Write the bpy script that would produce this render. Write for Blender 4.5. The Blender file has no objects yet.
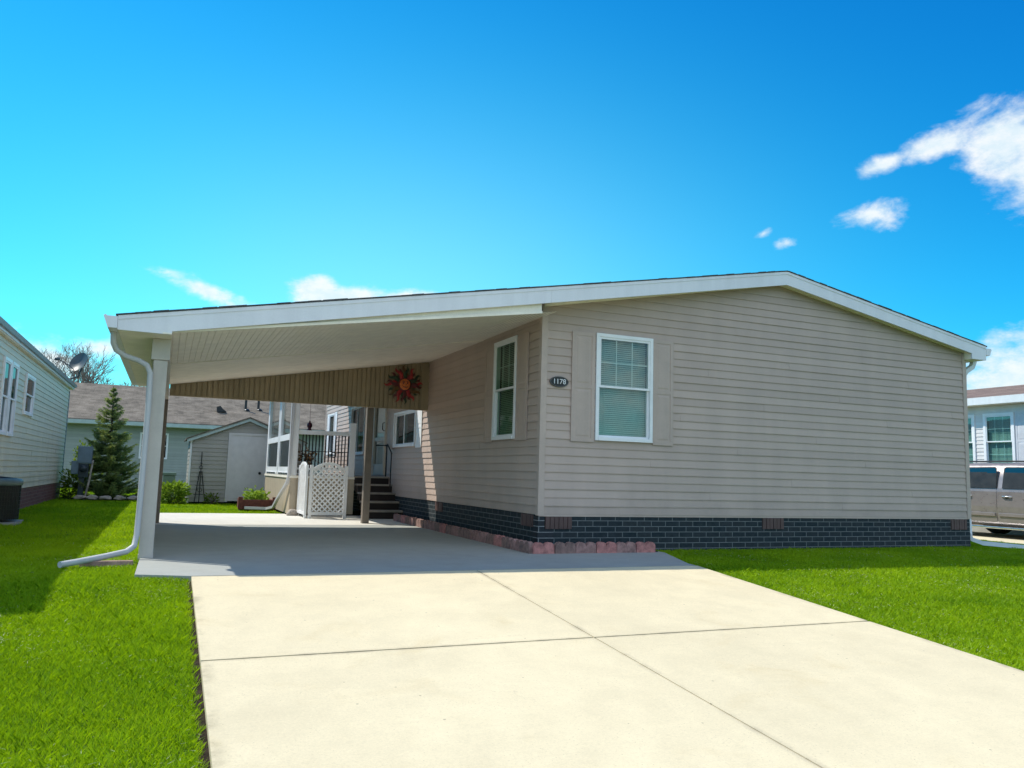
import bpy, math, random
import numpy as np
from mathutils import Vector, Matrix
random.seed(7); rng = np.random.default_rng(11)
scn = bpy.context.scene
COL = scn.collection
R = math.radians

# ------------------------------------------------------------------ materials
MATS = {}
class NT:
    def __init__(s, tree): s.t = tree; s.l = tree.links
    def n(s, typ, **kw):
        nd = s.t.nodes.new(typ)
        for k, v in kw.items():
            if k.startswith('i_'):
                key = k[2:]
                key = int(key) if key.isdigit() else key.replace('_', ' ')
                s.set(nd.inputs[key], v)
            else: setattr(nd, k, v)
        return nd
    def set(s, sock, v):
        if isinstance(v, bpy.types.NodeSocket): s.l.new(v, sock)
        elif isinstance(v, (tuple, list)) and len(v) == 3 and sock.type == 'RGBA': sock.default_value = (*v, 1)
        else: sock.default_value = v
    def m(s, op, a, b=0.0, c=0.0, clamp=False):
        nd = s.t.nodes.new('ShaderNodeMath'); nd.operation = op; nd.use_clamp = clamp
        for i, v in enumerate((a, b, c)): s.set(nd.inputs[i], v)
        return nd.outputs[0]
    def mix(s, f, a, b, mode='MIX'):
        nd = s.t.nodes.new('ShaderNodeMix'); nd.data_type = 'RGBA'; nd.blend_type = mode
        s.set(nd.inputs[0], f); s.set(nd.inputs[6], a); s.set(nd.inputs[7], b)
        return nd.outputs[2]
    def noise(s, vec, scale, detail=4, rough=.55, dist=0):
        nd = s.n('ShaderNodeTexNoise'); s.l.new(vec, nd.inputs['Vector'])
        nd.inputs['Scale'].default_value = scale; nd.inputs['Detail'].default_value = detail
        nd.inputs['Roughness'].default_value = rough; nd.inputs['Distortion'].default_value = dist
        return nd.outputs['Fac']
    def ramp(s, f, lo, hi, clamp=True):
        nd = s.t.nodes.new('ShaderNodeMapRange'); s.set(nd.inputs[0], f)
        nd.inputs[1].default_value = lo; nd.inputs[2].default_value = hi; nd.interpolation_type = 'SMOOTHSTEP'
        return nd.outputs[0]

def new_mat(name):
    m = bpy.data.materials.new(name); m.use_nodes = True
    t = NT(m.node_tree); b = m.node_tree.nodes['Principled BSDF']
    pos = t.n('ShaderNodeNewGeometry').outputs['Position']
    obj = t.n('ShaderNodeTexCoord').outputs['Object']
    MATS[name] = m
    return m, t, b, pos, obj

def bump(t, b, h, strength=.3, dist=.01):
    nd = t.n('ShaderNodeBump'); nd.inputs['Strength'].default_value = strength; nd.inputs['Distance'].default_value = dist
    t.set(nd.inputs['Height'], h); t.l.new(nd.outputs[0], b.inputs['Normal'])

def plain(name, col, rough=.5, var=.12, scale=6, metal=0, spec=.4, fine=60, streak=False):
    """painted / moulded surface with weathering: large blotches, fine grain, optional rain streaks"""
    m, t, b, pos, obj = new_mat(name)
    n1 = t.noise(pos, scale, 5); n2 = t.noise(pos, fine, 3)
    f = t.m('ADD', t.m('MULTIPLY', n1, .7), t.m('MULTIPLY', n2, .3))
    if streak:
        mp = t.n('ShaderNodeMapping'); t.l.new(pos, mp.inputs['Vector']); mp.inputs['Scale'].default_value = (9, 9, .5)
        f = t.m('ADD', t.m('MULTIPLY', f, .6), t.m('MULTIPLY', t.noise(mp.outputs[0], 1, 4), .4))
    dark = tuple(c*(1-var*1.6) for c in col); lite = tuple(min(1, c*(1+var)) for c in col)
    t.set(b.inputs['Base Color'], t.mix(t.ramp(f, .3, .7), dark, lite))
    b.inputs['Roughness'].default_value = rough; b.inputs['Metallic'].default_value = metal
    b.inputs['Specular IOR Level'].default_value = spec
    t.set(b.inputs['Roughness'], t.m('ADD', t.m('MULTIPLY', n1, .25), rough-.12))
    bump(t, b, n2, .06, .004)
    return m

def siding_mat(name, col, seam=3.66):
    m, t, b, pos, obj = new_mat(name)
    sp = t.n('ShaderNodeSeparateXYZ'); t.l.new(pos, sp.inputs[0])
    course = t.m('FLOOR', t.m('DIVIDE', sp.outputs[2], .1016))
    wn = t.n('ShaderNodeTexWhiteNoise', noise_dimensions='1D'); t.l.new(course, wn.inputs['W'])
    mp = t.n('ShaderNodeMapping'); t.l.new(pos, mp.inputs['Vector']); mp.inputs['Scale'].default_value = (3, 3, .7)
    n1 = t.noise(mp.outputs[0], 1, 5); n2 = t.noise(pos, 90, 3)
    mg = t.n('ShaderNodeMapping'); t.l.new(pos, mg.inputs['Vector']); mg.inputs['Scale'].default_value = (4, 4, 160)
    n3 = t.noise(mg.outputs[0], 1, 3)
    f = t.m('ADD', t.m('MULTIPLY', n1, .6), t.m('MULTIPLY', wn.outputs[0], .22))
    f = t.m('ADD', f, t.m('MULTIPLY', n3, .2))
    t.set(b.inputs['Base Color'], t.mix(t.ramp(f, .2, .85), tuple(c*.84 for c in col), tuple(c*1.08 for c in col)))
    base = b.inputs['Base Color'].links[0].from_socket
    grime = t.m('MULTIPLY', t.m('SUBTRACT', 1.0, t.ramp(sp.outputs[2], .42, .95)), t.ramp(t.noise(pos, 2.6, 6, .65), .42, .72))
    t.set(b.inputs['Base Color'], t.mix(t.m('MULTIPLY', grime, .30), base, tuple(c*.55 for c in col)))
    t.set(b.inputs['Roughness'], t.m('ADD', .38, t.m('MULTIPLY', n1, .25))); b.inputs['Specular IOR Level'].default_value = .35
    bump(t, b, t.m('ADD', n3, t.m('MULTIPLY', n1, 2.0)), .1, .006)
    return m

def brick_mat(name, c1, c2, mortar, axis='x', bw=.21, bh=.0683, off=.0):
    m, t, b, pos, obj = new_mat(name)
    sp = t.n('ShaderNodeSeparateXYZ'); t.l.new(pos, sp.inputs[0])
    cb = t.n('ShaderNodeCombineXYZ')
    t.l.new(sp.outputs[0 if axis == 'x' else 1], cb.inputs[0]); t.l.new(t.m('ADD', sp.outputs[2], off), cb.inputs[1])
    br = t.n('ShaderNodeTexBrick', offset=.5)
    t.l.new(cb.outputs[0], br.inputs['Vector'])
    for k, v in (('Scale', 1), ('Mortar Size', .0052), ('Mortar Smooth', .15), ('Bias', 0), ('Brick Width', bw), ('Row Height', bh)):
        br.inputs[k].default_value = v
    br.inputs['Color1'].default_value = (*c1, 1); br.inputs['Color2'].default_value = (*c2, 1); br.inputs['Mortar'].default_value = (*mortar, 1)
    n1 = t.noise(pos, 14, 5); n2 = t.noise(pos, 120, 3)
    c = t.mix(t.m('MULTIPLY', t.ramp(n1, .35, .75), .45), br.outputs['Color'], tuple(x*1.9 for x in c2))
    t.set(b.inputs['Base Color'], t.mix(t.m('MULTIPLY', n2, .35), c, tuple(x*.5 for x in c1)))
    b.inputs['Roughness'].default_value = .75; b.inputs['Specular IOR Level'].default_value = .25
    bump(t, b, t.m('ADD', t.m('MULTIPLY', br.outputs['Fac'], -1), t.m('MULTIPLY', n2, .3)), .6, .008)
    return m

def concrete_mat(name, col, joints=True):
    m, t, b, pos, obj = new_mat(name)
    n1 = t.noise(pos, .55, 6, .6); n2 = t.noise(pos, 4.5, 6, .65); n3 = t.noise(pos, 160, 4, .7); n4 = t.noise(pos, 1.7, 7, .7, .6)
    mp = t.n('ShaderNodeMapping'); t.l.new(pos, mp.inputs['Vector']); mp.inputs['Scale'].default_value = (3, 60, 3); mp.inputs['Rotation'].default_value = (0, 0, .05)
    broom = t.noise(mp.outputs[0], 1, 3)
    f = t.m('ADD', t.m('MULTIPLY', n1, .4), t.m('MULTIPLY', n2, .3))
    f = t.m('ADD', f, t.m('MULTIPLY', n3, .3))
    n5 = t.noise(pos, 75, 5, .8)
    c = t.mix(t.ramp(f, .32, .68), tuple(x*.84 for x in col), tuple(min(.93, x*1.07) for x in col))
    c = t.mix(t.m('MULTIPLY', t.ramp(n4, .54, .78), .5), c, (col[0]*.8, col[1]*.74, col[2]*.62))
    c = t.mix(t.m('MULTIPLY', t.ramp(broom, .45, .8), .10), c, tuple(x*.7 for x in col))
    c = t.mix(t.m('MULTIPLY', t.ramp(n5, .50, .74), .42), c, tuple(x*.60 for x in col))
    c = t.mix(t.m('MULTIPLY', t.ramp(n5, .50, .28), .30), c, tuple(min(.95, x*1.2) for x in col))
    vo = t.n('ShaderNodeTexVoronoi'); t.l.new(pos, vo.inputs['Vector']); vo.inputs['Scale'].default_value = 8.5; vo.inputs['Randomness'].default_value = 1
    pick = t.m('GREATER_THAN', t.n('ShaderNodeSeparateColor', i_0=vo.outputs['Color']).outputs[0], .60)
    spot = t.m('MULTIPLY', t.m('LESS_THAN', vo.outputs['Distance'], .06), pick)
    c = t.mix(t.m('MULTIPLY', spot, .55), c, (.16, .14, .11))
    vo2 = t.n('ShaderNodeTexVoronoi'); t.l.new(pos, vo2.inputs['Vector']); vo2.inputs['Scale'].default_value = 42
    pit = t.m('MULTIPLY', t.m('LESS_THAN', vo2.outputs['Distance'], .13), t.m('GREATER_THAN', n2, .52))
    c = t.mix(t.m('MULTIPLY', pit, .5), c, tuple(x*.45 for x in col))
    if joints:
        sp = t.n('ShaderNodeSeparateXYZ'); t.l.new(pos, sp.inputs[0])
        dj = t.m('MINIMUM', t.m('ABSOLUTE', t.m('ADD', sp.outputs[0], 1.45)), t.m('MINIMUM', t.m('ABSOLUTE', t.m('ADD', sp.outputs[1], 3.99)), t.m('ABSOLUTE', t.m('ADD', sp.outputs[1], 1.79))))
        ed = t.m('MINIMUM', t.m('ABSOLUTE', t.m('ADD', sp.outputs[0], 3.865)), t.m('ABSOLUTE', t.m('SUBTRACT', sp.outputs[0], .965)))
        dirt = t.m('MULTIPLY', t.m('SUBTRACT', 1.0, t.ramp(dj, .008, .05)), t.ramp(n2, .40, .68))
        c = t.mix(t.m('MULTIPLY', dirt, .40), c, (.20, .165, .12))
        dirt2 = t.m('MULTIPLY', t.m('SUBTRACT', 1.0, t.ramp(ed, .01, .09)), t.ramp(n2, .42, .7))
        c = t.mix(t.m('MULTIPLY', dirt2, .5), c, (.22, .19, .12))
        mk = t.n('ShaderNodeMapping'); t.l.new(pos, mk.inputs['Vector']); mk.inputs['Scale'].default_value = (1, .12, 1)
        tn = t.noise(mk.outputs[0], 2.4, 6, .7)
        c = t.mix(t.m('MULTIPLY', t.ramp(tn, .52, .78), .22), c, tuple(x*.62 for x in col))
        cr = t.n('ShaderNodeTexVoronoi', feature='DISTANCE_TO_EDGE'); cr.inputs['Scale'].default_value = .42
        wv = t.n('ShaderNodeVectorMath', operation='ADD'); t.l.new(pos, wv.inputs[0]); cvx = t.n('ShaderNodeCombineXYZ'); t.l.new(t.m('MULTIPLY', n2, .5), cvx.inputs[0]); t.l.new(t.m('MULTIPLY', n4, .5), cvx.inputs[1]); t.l.new(cvx.outputs[0], wv.inputs[1])
        t.l.new(wv.outputs[0], cr.inputs['Vector'])
        c = t.mix(t.m('MULTIPLY', t.m('MULTIPLY', t.m('LESS_THAN', cr.outputs['Distance'], .0014), t.ramp(n1, .54, .6)), .35), c, (.25, .2, .14))
    t.set(b.inputs['Base Color'], c)
    b.inputs['Roughness'].default_value = .85; b.inputs['Specular IOR Level'].default_value = .25
    bump(t, b, t.m('ADD', t.m('MULTIPLY', n3, .6), t.m('SUBTRACT', t.m('MULTIPLY', broom, .4), pit)), .25, .004)
    return m

def shingle_mat(name, c1, c2, axis='x'):
    m, t, b, pos, obj = new_mat(name)
    sp = t.n('ShaderNodeSeparateXYZ'); t.l.new(pos, sp.inputs[0])
    cb = t.n('ShaderNodeCombineXYZ')
    t.l.new(sp.outputs[0 if axis == 'x' else 1], cb.inputs[0]); t.l.new(t.m('MULTIPLY', sp.outputs[1 if axis == 'x' else 0], 1.05), cb.inputs[1])
    br = t.n('ShaderNodeTexBrick', offset=.37); t.l.new(cb.outputs[0], br.inputs['Vector'])
    for k, v in (('Scale', 1), ('Mortar Size', .006), ('Mortar Smooth', .3), ('Brick Width', .32), ('Row Height', .14)):
        br.inputs[k].default_value = v
    br.inputs['Color1'].default_value = (*c1, 1); br.inputs['Color2'].default_value = (*c2, 1); br.inputs['Mortar'].default_value = tuple(x*.55 for x in c1)+(1,)
    n1 = t.noise(pos, 2.2, 6, .65); n2 = t.noise(pos, 38, 4, .7)
    c = t.mix(t.ramp(t.m('ADD', t.m('MULTIPLY', n1, .5), t.m('MULTIPLY', n2, .5)), .35, .65), tuple(x*.45 for x in c1), tuple(x*1.6 for x in c2))
    t.set(b.inputs['Base Color'], t.mix(.45, br.outputs['Color'], c))
    b.inputs['Roughness'].default_value = .9; b.inputs['Specular IOR Level'].default_value = .15
    bump(t, b, n2, .3, .01)
    return m

def glass_mat(name, tint, refl=.25, rough=.015, ior=1.45, fk=1.0):
    m, t, b, pos, obj = new_mat(name)
    m.node_tree.nodes.remove(b)
    tr = t.n('ShaderNodeBsdfTransparent'); tr.inputs[0].default_value = (*tint, 1)
    gl = t.n('ShaderNodeBsdfGlossy'); gl.inputs['Roughness'].default_value = rough; gl.inputs[0].default_value = (.95, 1, 1, 1)
    bp = t.n('ShaderNodeBump'); bp.inputs['Strength'].default_value = .04; bp.inputs['Distance'].default_value = .02
    t.l.new(t.noise(pos, 2.3, 2), bp.inputs['Height']); t.l.new(bp.outputs[0], gl.inputs['Normal'])
    ge = t.n('ShaderNodeNewGeometry'); dt = t.n('ShaderNodeVectorMath', operation='DOT_PRODUCT')
    t.l.new(ge.outputs['Normal'], dt.inputs[0]); t.l.new(ge.outputs['Incoming'], dt.inputs[1])
    fr = t.m('POWER', t.m('SUBTRACT', 1.0, t.m('ABSOLUTE', dt.outputs['Value']), clamp=True), 5.0)
    f = t.m('ADD', t.m('MULTIPLY', fr, fk), refl, clamp=True)
    mx = t.n('ShaderNodeMixShader'); t.l.new(f, mx.inputs[0]); t.l.new(tr.outputs[0], mx.inputs[1]); t.l.new(gl.outputs[0], mx.inputs[2])
    t.l.new(mx.outputs[0], m.node_tree.nodes['Material Output'].inputs[0])
    return m

def leaf_mat(name, c1, c2, trans=.35, rough=.6, scale=1.2):
    m, t, b, pos, obj = new_mat(name)
    at = t.n('ShaderNodeAttribute', attribute_name='rnd').outputs['Fac']
    n1 = t.noise(pos, scale, 4)
    f = t.m('ADD', t.m('MULTIPLY', at, .6), t.m('MULTIPLY', t.ramp(n1, .3, .7), .4))
    c = t.mix(f, c1, c2)
    t.set(b.inputs['Base Color'], c); b.inputs['Roughness'].default_value = rough; b.inputs['Specular IOR Level'].default_value = .25
    tl = t.n('ShaderNodeBsdfTranslucent'); t.set(tl.inputs[0], t.mix(.35, c, (c2[0]*1.3, c2[1]*1.3, c2[2]*.6)))
    mx = t.n('ShaderNodeMixShader'); mx.inputs[0].default_value = trans
    t.l.new(b.outputs[0], mx.inputs[1]); t.l.new(tl.outputs[0], mx.inputs[2])
    t.l.new(mx.outputs[0], m.node_tree.nodes['Material Output'].inputs[0])
    return m

SID = siding_mat('taupe_vinyl', (.525, .41, .35))
TRIM = plain('taupe_trim', (.525, .415, .355), .5, .06)
SHUT = plain('shutter_vinyl', (.51, .40, .345), .5, .07, streak=True)
WHITE = plain('white_paint', (.80, .80, .80), .4, .05, streak=True)
DOWN = plain('downspout_painted', (.52, .52, .53), .45, .06, streak=True)
FASC = plain('fascia_aluminium', (.80, .81, .85), .4, .05, scale=2, streak=True)
SOFF = plain('soffit_vinyl', (.95, .88, .76), .5, .06)
WVIN = plain('white_vinyl_frame', (.86, .87, .88), .35, .04)
TAN = plain('tan_panel', (.50, .42, .31), .6, .1, streak=True)
POSTM = plain('post_clad', (.52, .475, .43), .45, .07, streak=True)
BROWNP = plain('brown_post', (.20, .165, .135), .55, .12, streak=True)
HEAD = plain('header_panel', (.40, .31, .20), .55, .12, scale=3, streak=True)
BRKX = brick_mat('charcoal_brick_x', (.012, .025, .033), (.030, .037, .042), (.22, .235, .235), 'x')
BRKY = brick_mat('charcoal_brick_y', (.012, .025, .033), (.030, .037, .042), (.22, .235, .235), 'y')
BRKQ = brick_mat('charcoal_brick_corner', (.02, .028, .036), (.03, .034, .04), (.36, .37, .37), 'x', bw=4)
REDBY = brick_mat('red_brick_y', (.14, .055, .045), (.20, .09, .075), (.25, .2, .18), 'y')
VENTM = plain('vent_brown', (.115, .068, .062), .6, .15)
CONC = concrete_mat('concrete_drive', (.685, .59, .395))
SLABSUN = concrete_mat('concrete_sun_toned', (.66, .63, .56), False)  # carport slab concrete made paler to stand for sunlight on it
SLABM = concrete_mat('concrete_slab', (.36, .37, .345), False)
SHIN = shingle_mat('shingle_dark', (.06, .06, .065), (.1, .1, .105))
SHINR = shingle_mat('shingle_brown', (.105, .088, .070), (.205, .175, .14))
SHINP = shingle_mat('shingle_right', (.15, .10, .085), (.22, .16, .13), 'y')
GLASS = glass_mat('window_glass', (.66, .775, .72), .065)
GLASSD = glass_mat('dark_glass', (.20, .33, .33), .045, fk=.5)
GLASSG = glass_mat('green_glass', (.48, .64, .53), .05, fk=.45)
GLASSC = glass_mat('clear_glass', (.80, .86, .86), .03)
GLASSR = glass_mat('neighbour_glass', (.50, .72, .68), .10)
CARG = glass_mat('car_glass', (.04, .08, .085), .10)
BLIND = plain('blind_slat', (.58, .64, .60), .5, .08)
DARK = plain('dark_interior', (.012, .016, .016), .9, .2)
IRON = plain('black_iron', (.014, .013, .013), .45, .2)
BLACK = plain('black_plastic', (.02, .022, .024), .45, .2)
STEPM = plain('step_riser', (.028, .019, .016), .7, .2)
TREAD = plain('step_tread', (.30, .26, .22), .7, .15)
EDG1 = plain('edging_pink', (.46, .20, .18), .85, .28, 18, fine=140)
EDG2 = plain('edging_brown', (.27, .165, .145), .85, .28, 18, fine=140)
EDG3 = plain('edging_dusty', (.35, .20, .18), .85, .28, 18, fine=140)
SOIL = plain('soil', (.035, .026, .018), .95, .4, 20, fine=160, spec=.1)
STONE = plain('pale_stone', (.42, .37, .32), .85, .25, 9, fine=90)
LHS = siding_mat('left_house_siding', (.72, .63, .46))
RHS = siding_mat('rear_house_siding', (.36, .40, .37))
SHEDS = siding_mat('shed_siding', (.38, .36, .32))
RWS = siding_mat('right_house_siding', (.74, .72, .70))
DOORW = plain('shed_door', (.64, .62, .62), .5, .05)
ACM = plain('condenser_shell', (.012, .02, .02), .5, .3, 8)
ACT = plain('condenser_top', (.10, .15, .15), .45, .15)
METER = plain('meter_grey', (.14, .20, .25), .45, .12)
METERD = plain('meter_dark', (.025, .04, .05), .4, .12)
DISHM = plain('dish_grey', (.055, .085, .095), .4, .12)
BARK = plain('bark', (.09, .07, .055), .9, .3, 20)
BARKP = plain('bark_grey', (.26, .22, .19), .9, .25, 20)
PAINT = plain('car_paint', (.33, .285, .275), .3, .05, metal=.45, spec=.6)
CHROME = plain('chrome', (.62, .64, .66), .2, .05, metal=.9)
RUBBER = plain('tyre_rubber', (.015, .015, .016), .8, .2)
REDLENS = plain('red_lens', (.35, .01, .01), .2, .05)
LENS = plain('clear_lens', (.7, .72, .74), .15, .05)
TERRA = plain('sun_face', (.80, .22, .06), .5, .25, 30)
REDM = plain('ray_red', (.42, .025, .03), .4, .3, 20)
GREENM = plain('ray_green', (.022, .05, .022), .4, .3, 20)
OLIVE = plain('ray_olive', (.13, .06, .015), .4, .3, 20)
MAROON = plain('ray_maroon', (.12, .018, .02), .4, .3, 20)
REDBRICKP = plain('planter_red', (.17, .055, .045), .8, .25, 20)
ASPH = plain('asphalt', (.05, .05, .05), .9, .2, 8, fine=140)
SPRUCE = leaf_mat('spruce_needles', (.045, .125, .065), (.40, .46, .13), .40, scale=2.5)
SHRUBL = leaf_mat('shrub_leaf', (.05, .12, .012), (.24, .30, .035), .4)
LIMEL = leaf_mat('lime_leaf', (.10, .22, .015), (.34, .46, .06), .4)
DRYL = leaf_mat('dry_leaf', (.10, .045, .02), (.22, .13, .06), .3)
GRASSM = leaf_mat('grass_blade', (.085, .255, .002), (.43, .61, .008), .42, .55, .9)
def ground_mat():
    m, t, b, pos, obj = new_mat('turf_ground')
    n1 = t.noise(pos, 1.3, 6, .6); n2 = t.noise(pos, 45, 4, .7)
    f = t.m('ADD', t.m('MULTIPLY', n1, .5), t.m('MULTIPLY', n2, .5))
    c = t.mix(t.ramp(f, .35, .68), (.030, .06, .006), (.085, .16, .010))
    t.set(b.inputs['Base Color'], c); b.inputs['Roughness'].default_value = .95; b.inputs['Specular IOR Level'].default_value = .1
    bump(t, b, n2, .5, .02)
    return m
TURF = ground_mat()

# ------------------------------------------------------------------ mesh helpers
OFF = {}
def tag(o, label=None, cat=None, group=None, kind=None):
    if label: o['label'] = label
    if cat: o['category'] = cat
    if group: o['group'] = group
    if kind: o['kind'] = kind
    return o
def empty(name, loc, label=None, cat=None, group=None):
    o = bpy.data.objects.new(name, None); o.empty_display_size = .2
    o.location = loc; COL.objects.link(o); OFF[o] = Vector(loc)
    return tag(o, label, cat, group)

class MB:
    def __init__(s): s.v = []; s.f = []; s.sm = []
    def add(s, vs, fs, smooth=False):
        k = len(s.v); s.v += [tuple(p) for p in vs]
        for f in fs: s.f.append([i+k for i in f]); s.sm.append(smooth)
        return s
    def box(s, a, b, M=None, bev=0):
        x0, y0, z0 = a; x1, y1, z1 = b
        if x0 > x1: x0, x1 = x1, x0
        if y0 > y1: y0, y1 = y1, y0
        if z0 > z1: z0, z1 = z1, z0
        if bev <= 0:
            vs = [(x0,y0,z0),(x1,y0,z0),(x1,y1,z0),(x0,y1,z0),(x0,y0,z1),(x1,y0,z1),(x1,y1,z1),(x0,y1,z1)]
            fs = [(3,2,1,0),(4,5,6,7),(0,1,5,4),(1,2,6,5),(2,3,7,6),(3,0,4,7)]
        else:
            import bmesh
            bm = bmesh.new(); bmesh.ops.create_cube(bm, size=1)
            for v in bm.verts: v.co = Vector(((x0+x1)/2+v.co.x*(x1-x0), (y0+y1)/2+v.co.y*(y1-y0), (z0+z1)/2+v.co.z*(z1-z0)))
            bmesh.ops.bevel(bm, geom=bm.edges[:], offset=bev, segments=2, affect='EDGES', profile=.6)
            bm.verts.index_update(); vs = [v.co.copy() for v in bm.verts]; fs = [[v.index for v in f.verts] for f in bm.faces]; bm.free()
        if M is not None: vs = [M @ Vector(p) for p in vs]
        return s.add(vs, fs)
    def prism(s, poly, fn0, fn1, smooth=False):
        """poly: 2-D points; fn0 / fn1 map (a,b) to the 3-D point of either cap"""
        n = len(poly); vs = [fn0(*p) for p in poly]+[fn1(*p) for p in poly]
        return s.add(vs, [list(range(n))[::-1], list(range(n, 2*n))]+[(i, (i+1) % n, n+(i+1) % n, n+i) for i in range(n)], smooth)
    def tube(s, pts, r, seg=8, cap=True, smooth=True):
        pts = [Vector(p) for p in pts]; n = len(pts)
        rs = r if isinstance(r, (list, tuple)) else [r]*n
        ref = None; rings = []
        for i, p in enumerate(pts):
            d = (pts[min(i+1, n-1)]-pts[max(i-1, 0)]).normalized()
            if ref is None: ref = d.orthogonal().normalized()
            a = (ref-d*ref.dot(d)).normalized(); ref = a; b = d.cross(a)
            rings.append([p+(a*math.cos(t)+b*math.sin(t))*rs[i] for t in [2*math.pi*k/seg for k in range(seg)]])
        vs = [q for g in rings for q in g]
        fs = [(i*seg+k, i*seg+(k+1) % seg, (i+1)*seg+(k+1) % seg, (i+1)*seg+k) for i in range(n-1) for k in range(seg)]
        s.add(vs, fs, smooth)
        if cap: s.add(rings[0], [list(range(seg))[::-1]]); s.add(rings[-1], [list(range(seg))])
        return s
    def bar(s, pts, w, h, up=(0,0,1)):
        """rectangular-section duct swept along pts (sharp mitres)"""
        pts = [Vector(p) for p in pts]; n = len(pts); rings = []; up = Vector(up)
        for i, p in enumerate(pts):
            d = (pts[min(i+1, n-1)]-pts[max(i-1, 0)]).normalized()
            a = d.cross(up)
            if a.length < 1e-3: a = d.cross(Vector((0,1,0)))
            a.normalize(); b = a.cross(d)
            rings.append([p+a*w/2+b*h/2, p-a*w/2+b*h/2, p-a*w/2-b*h/2, p+a*w/2-b*h/2])
        vs = [q for g in rings for q in g]
        fs = [(i*4+k, i*4+(k+1) % 4, (i+1)*4+(k+1) % 4, (i+1)*4+k) for i in range(n-1) for k in range(4)]
        fs += [(3,2,1,0), tuple(range(4*n-4, 4*n))]
        return s.add(vs, fs)
    def lathe(s, prof, c, seg=24, axis='z', smooth=True, cap=True):
        c = Vector(c); rings = []
        for r, h in prof:
            g = []
            for k in range(seg):
                a = 2*math.pi*k/seg; x, y = r*math.cos(a), r*math.sin(a)
                g.append(c+Vector({'z': (x,y,h), 'y': (x,h,y), 'x': (h,x,y)}[axis]))
            rings.append(g)
        vs = [q for g in rings for q in g]; n = len(prof)
        s.add(vs, [(i*seg+k, i*seg+(k+1) % seg, (i+1)*seg+(k+1) % seg, (i+1)*seg+k) for i in range(n-1) for k in range(seg)], smooth)
        if cap:
            s.add(rings[0], [list(range(seg))[::-1]]); s.add(rings[-1], [list(range(seg))])
        return s
    def build(s, name, mat, parent=None, label=None, smooth=None, recalc=True):
        off = OFF.get(parent, Vector()) if parent is not None else Vector()
        me = bpy.data.meshes.new(name)
        me.from_pydata([(p[0]-off[0], p[1]-off[1], p[2]-off[2]) for p in s.v], [], s.f)
        me.polygons.foreach_set('use_smooth', s.sm if smooth is None else [smooth]*len(s.f))
        if recalc and len(s.f) < 20000:
            import bmesh
            bm = bmesh.new(); bm.from_mesh(me); bmesh.ops.recalc_face_normals(bm, faces=bm.faces); bm.to_mesh(me); bm.free()
        me.materials.append(mat); me.update()
        o = bpy.data.objects.new(name, me); COL.objects.link(o)
        if parent is not None: o.parent = parent; OFF[o] = off
        else: OFF[o] = Vector()
        if label: o['label'] = label
        return o

def center_origin(o, p):
    """move a parentless mesh object's origin to p without moving its geometry"""
    o.data.transform(Matrix.Translation(-Vector(p))); o.location = p; OFF[o] = Vector(p)
    return o

def copy_tree(o, parent=None):
    c = o.copy(); COL.objects.link(c); c.parent = parent
    for ch in list(o.children): copy_tree(ch, c)
    return c

class Face:
    """a vertical wall plane: P(a, z, out)"""
    def __init__(s, o, u, n): s.o = Vector(o); s.u = Vector(u); s.n = Vector(n)
    def P(s, a, z, c=0): return s.o+s.u*a+Vector((0,0,1))*z+s.n*c
    def box(s, mb, a0, a1, z0, z1, c0, c1):
        P = s.P
        vs = [P(a0,z0,c0),P(a1,z0,c0),P(a1,z0,c1),P(a0,z0,c1),P(a0,z1,c0),P(a1,z1,c0),P(a1,z1,c1),P(a0,z1,c1)]
        return mb.add(vs, [(3,2,1,0),(4,5,6,7),(0,1,5,4),(1,2,6,5),(2,3,7,6),(3,0,4,7)])

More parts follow.
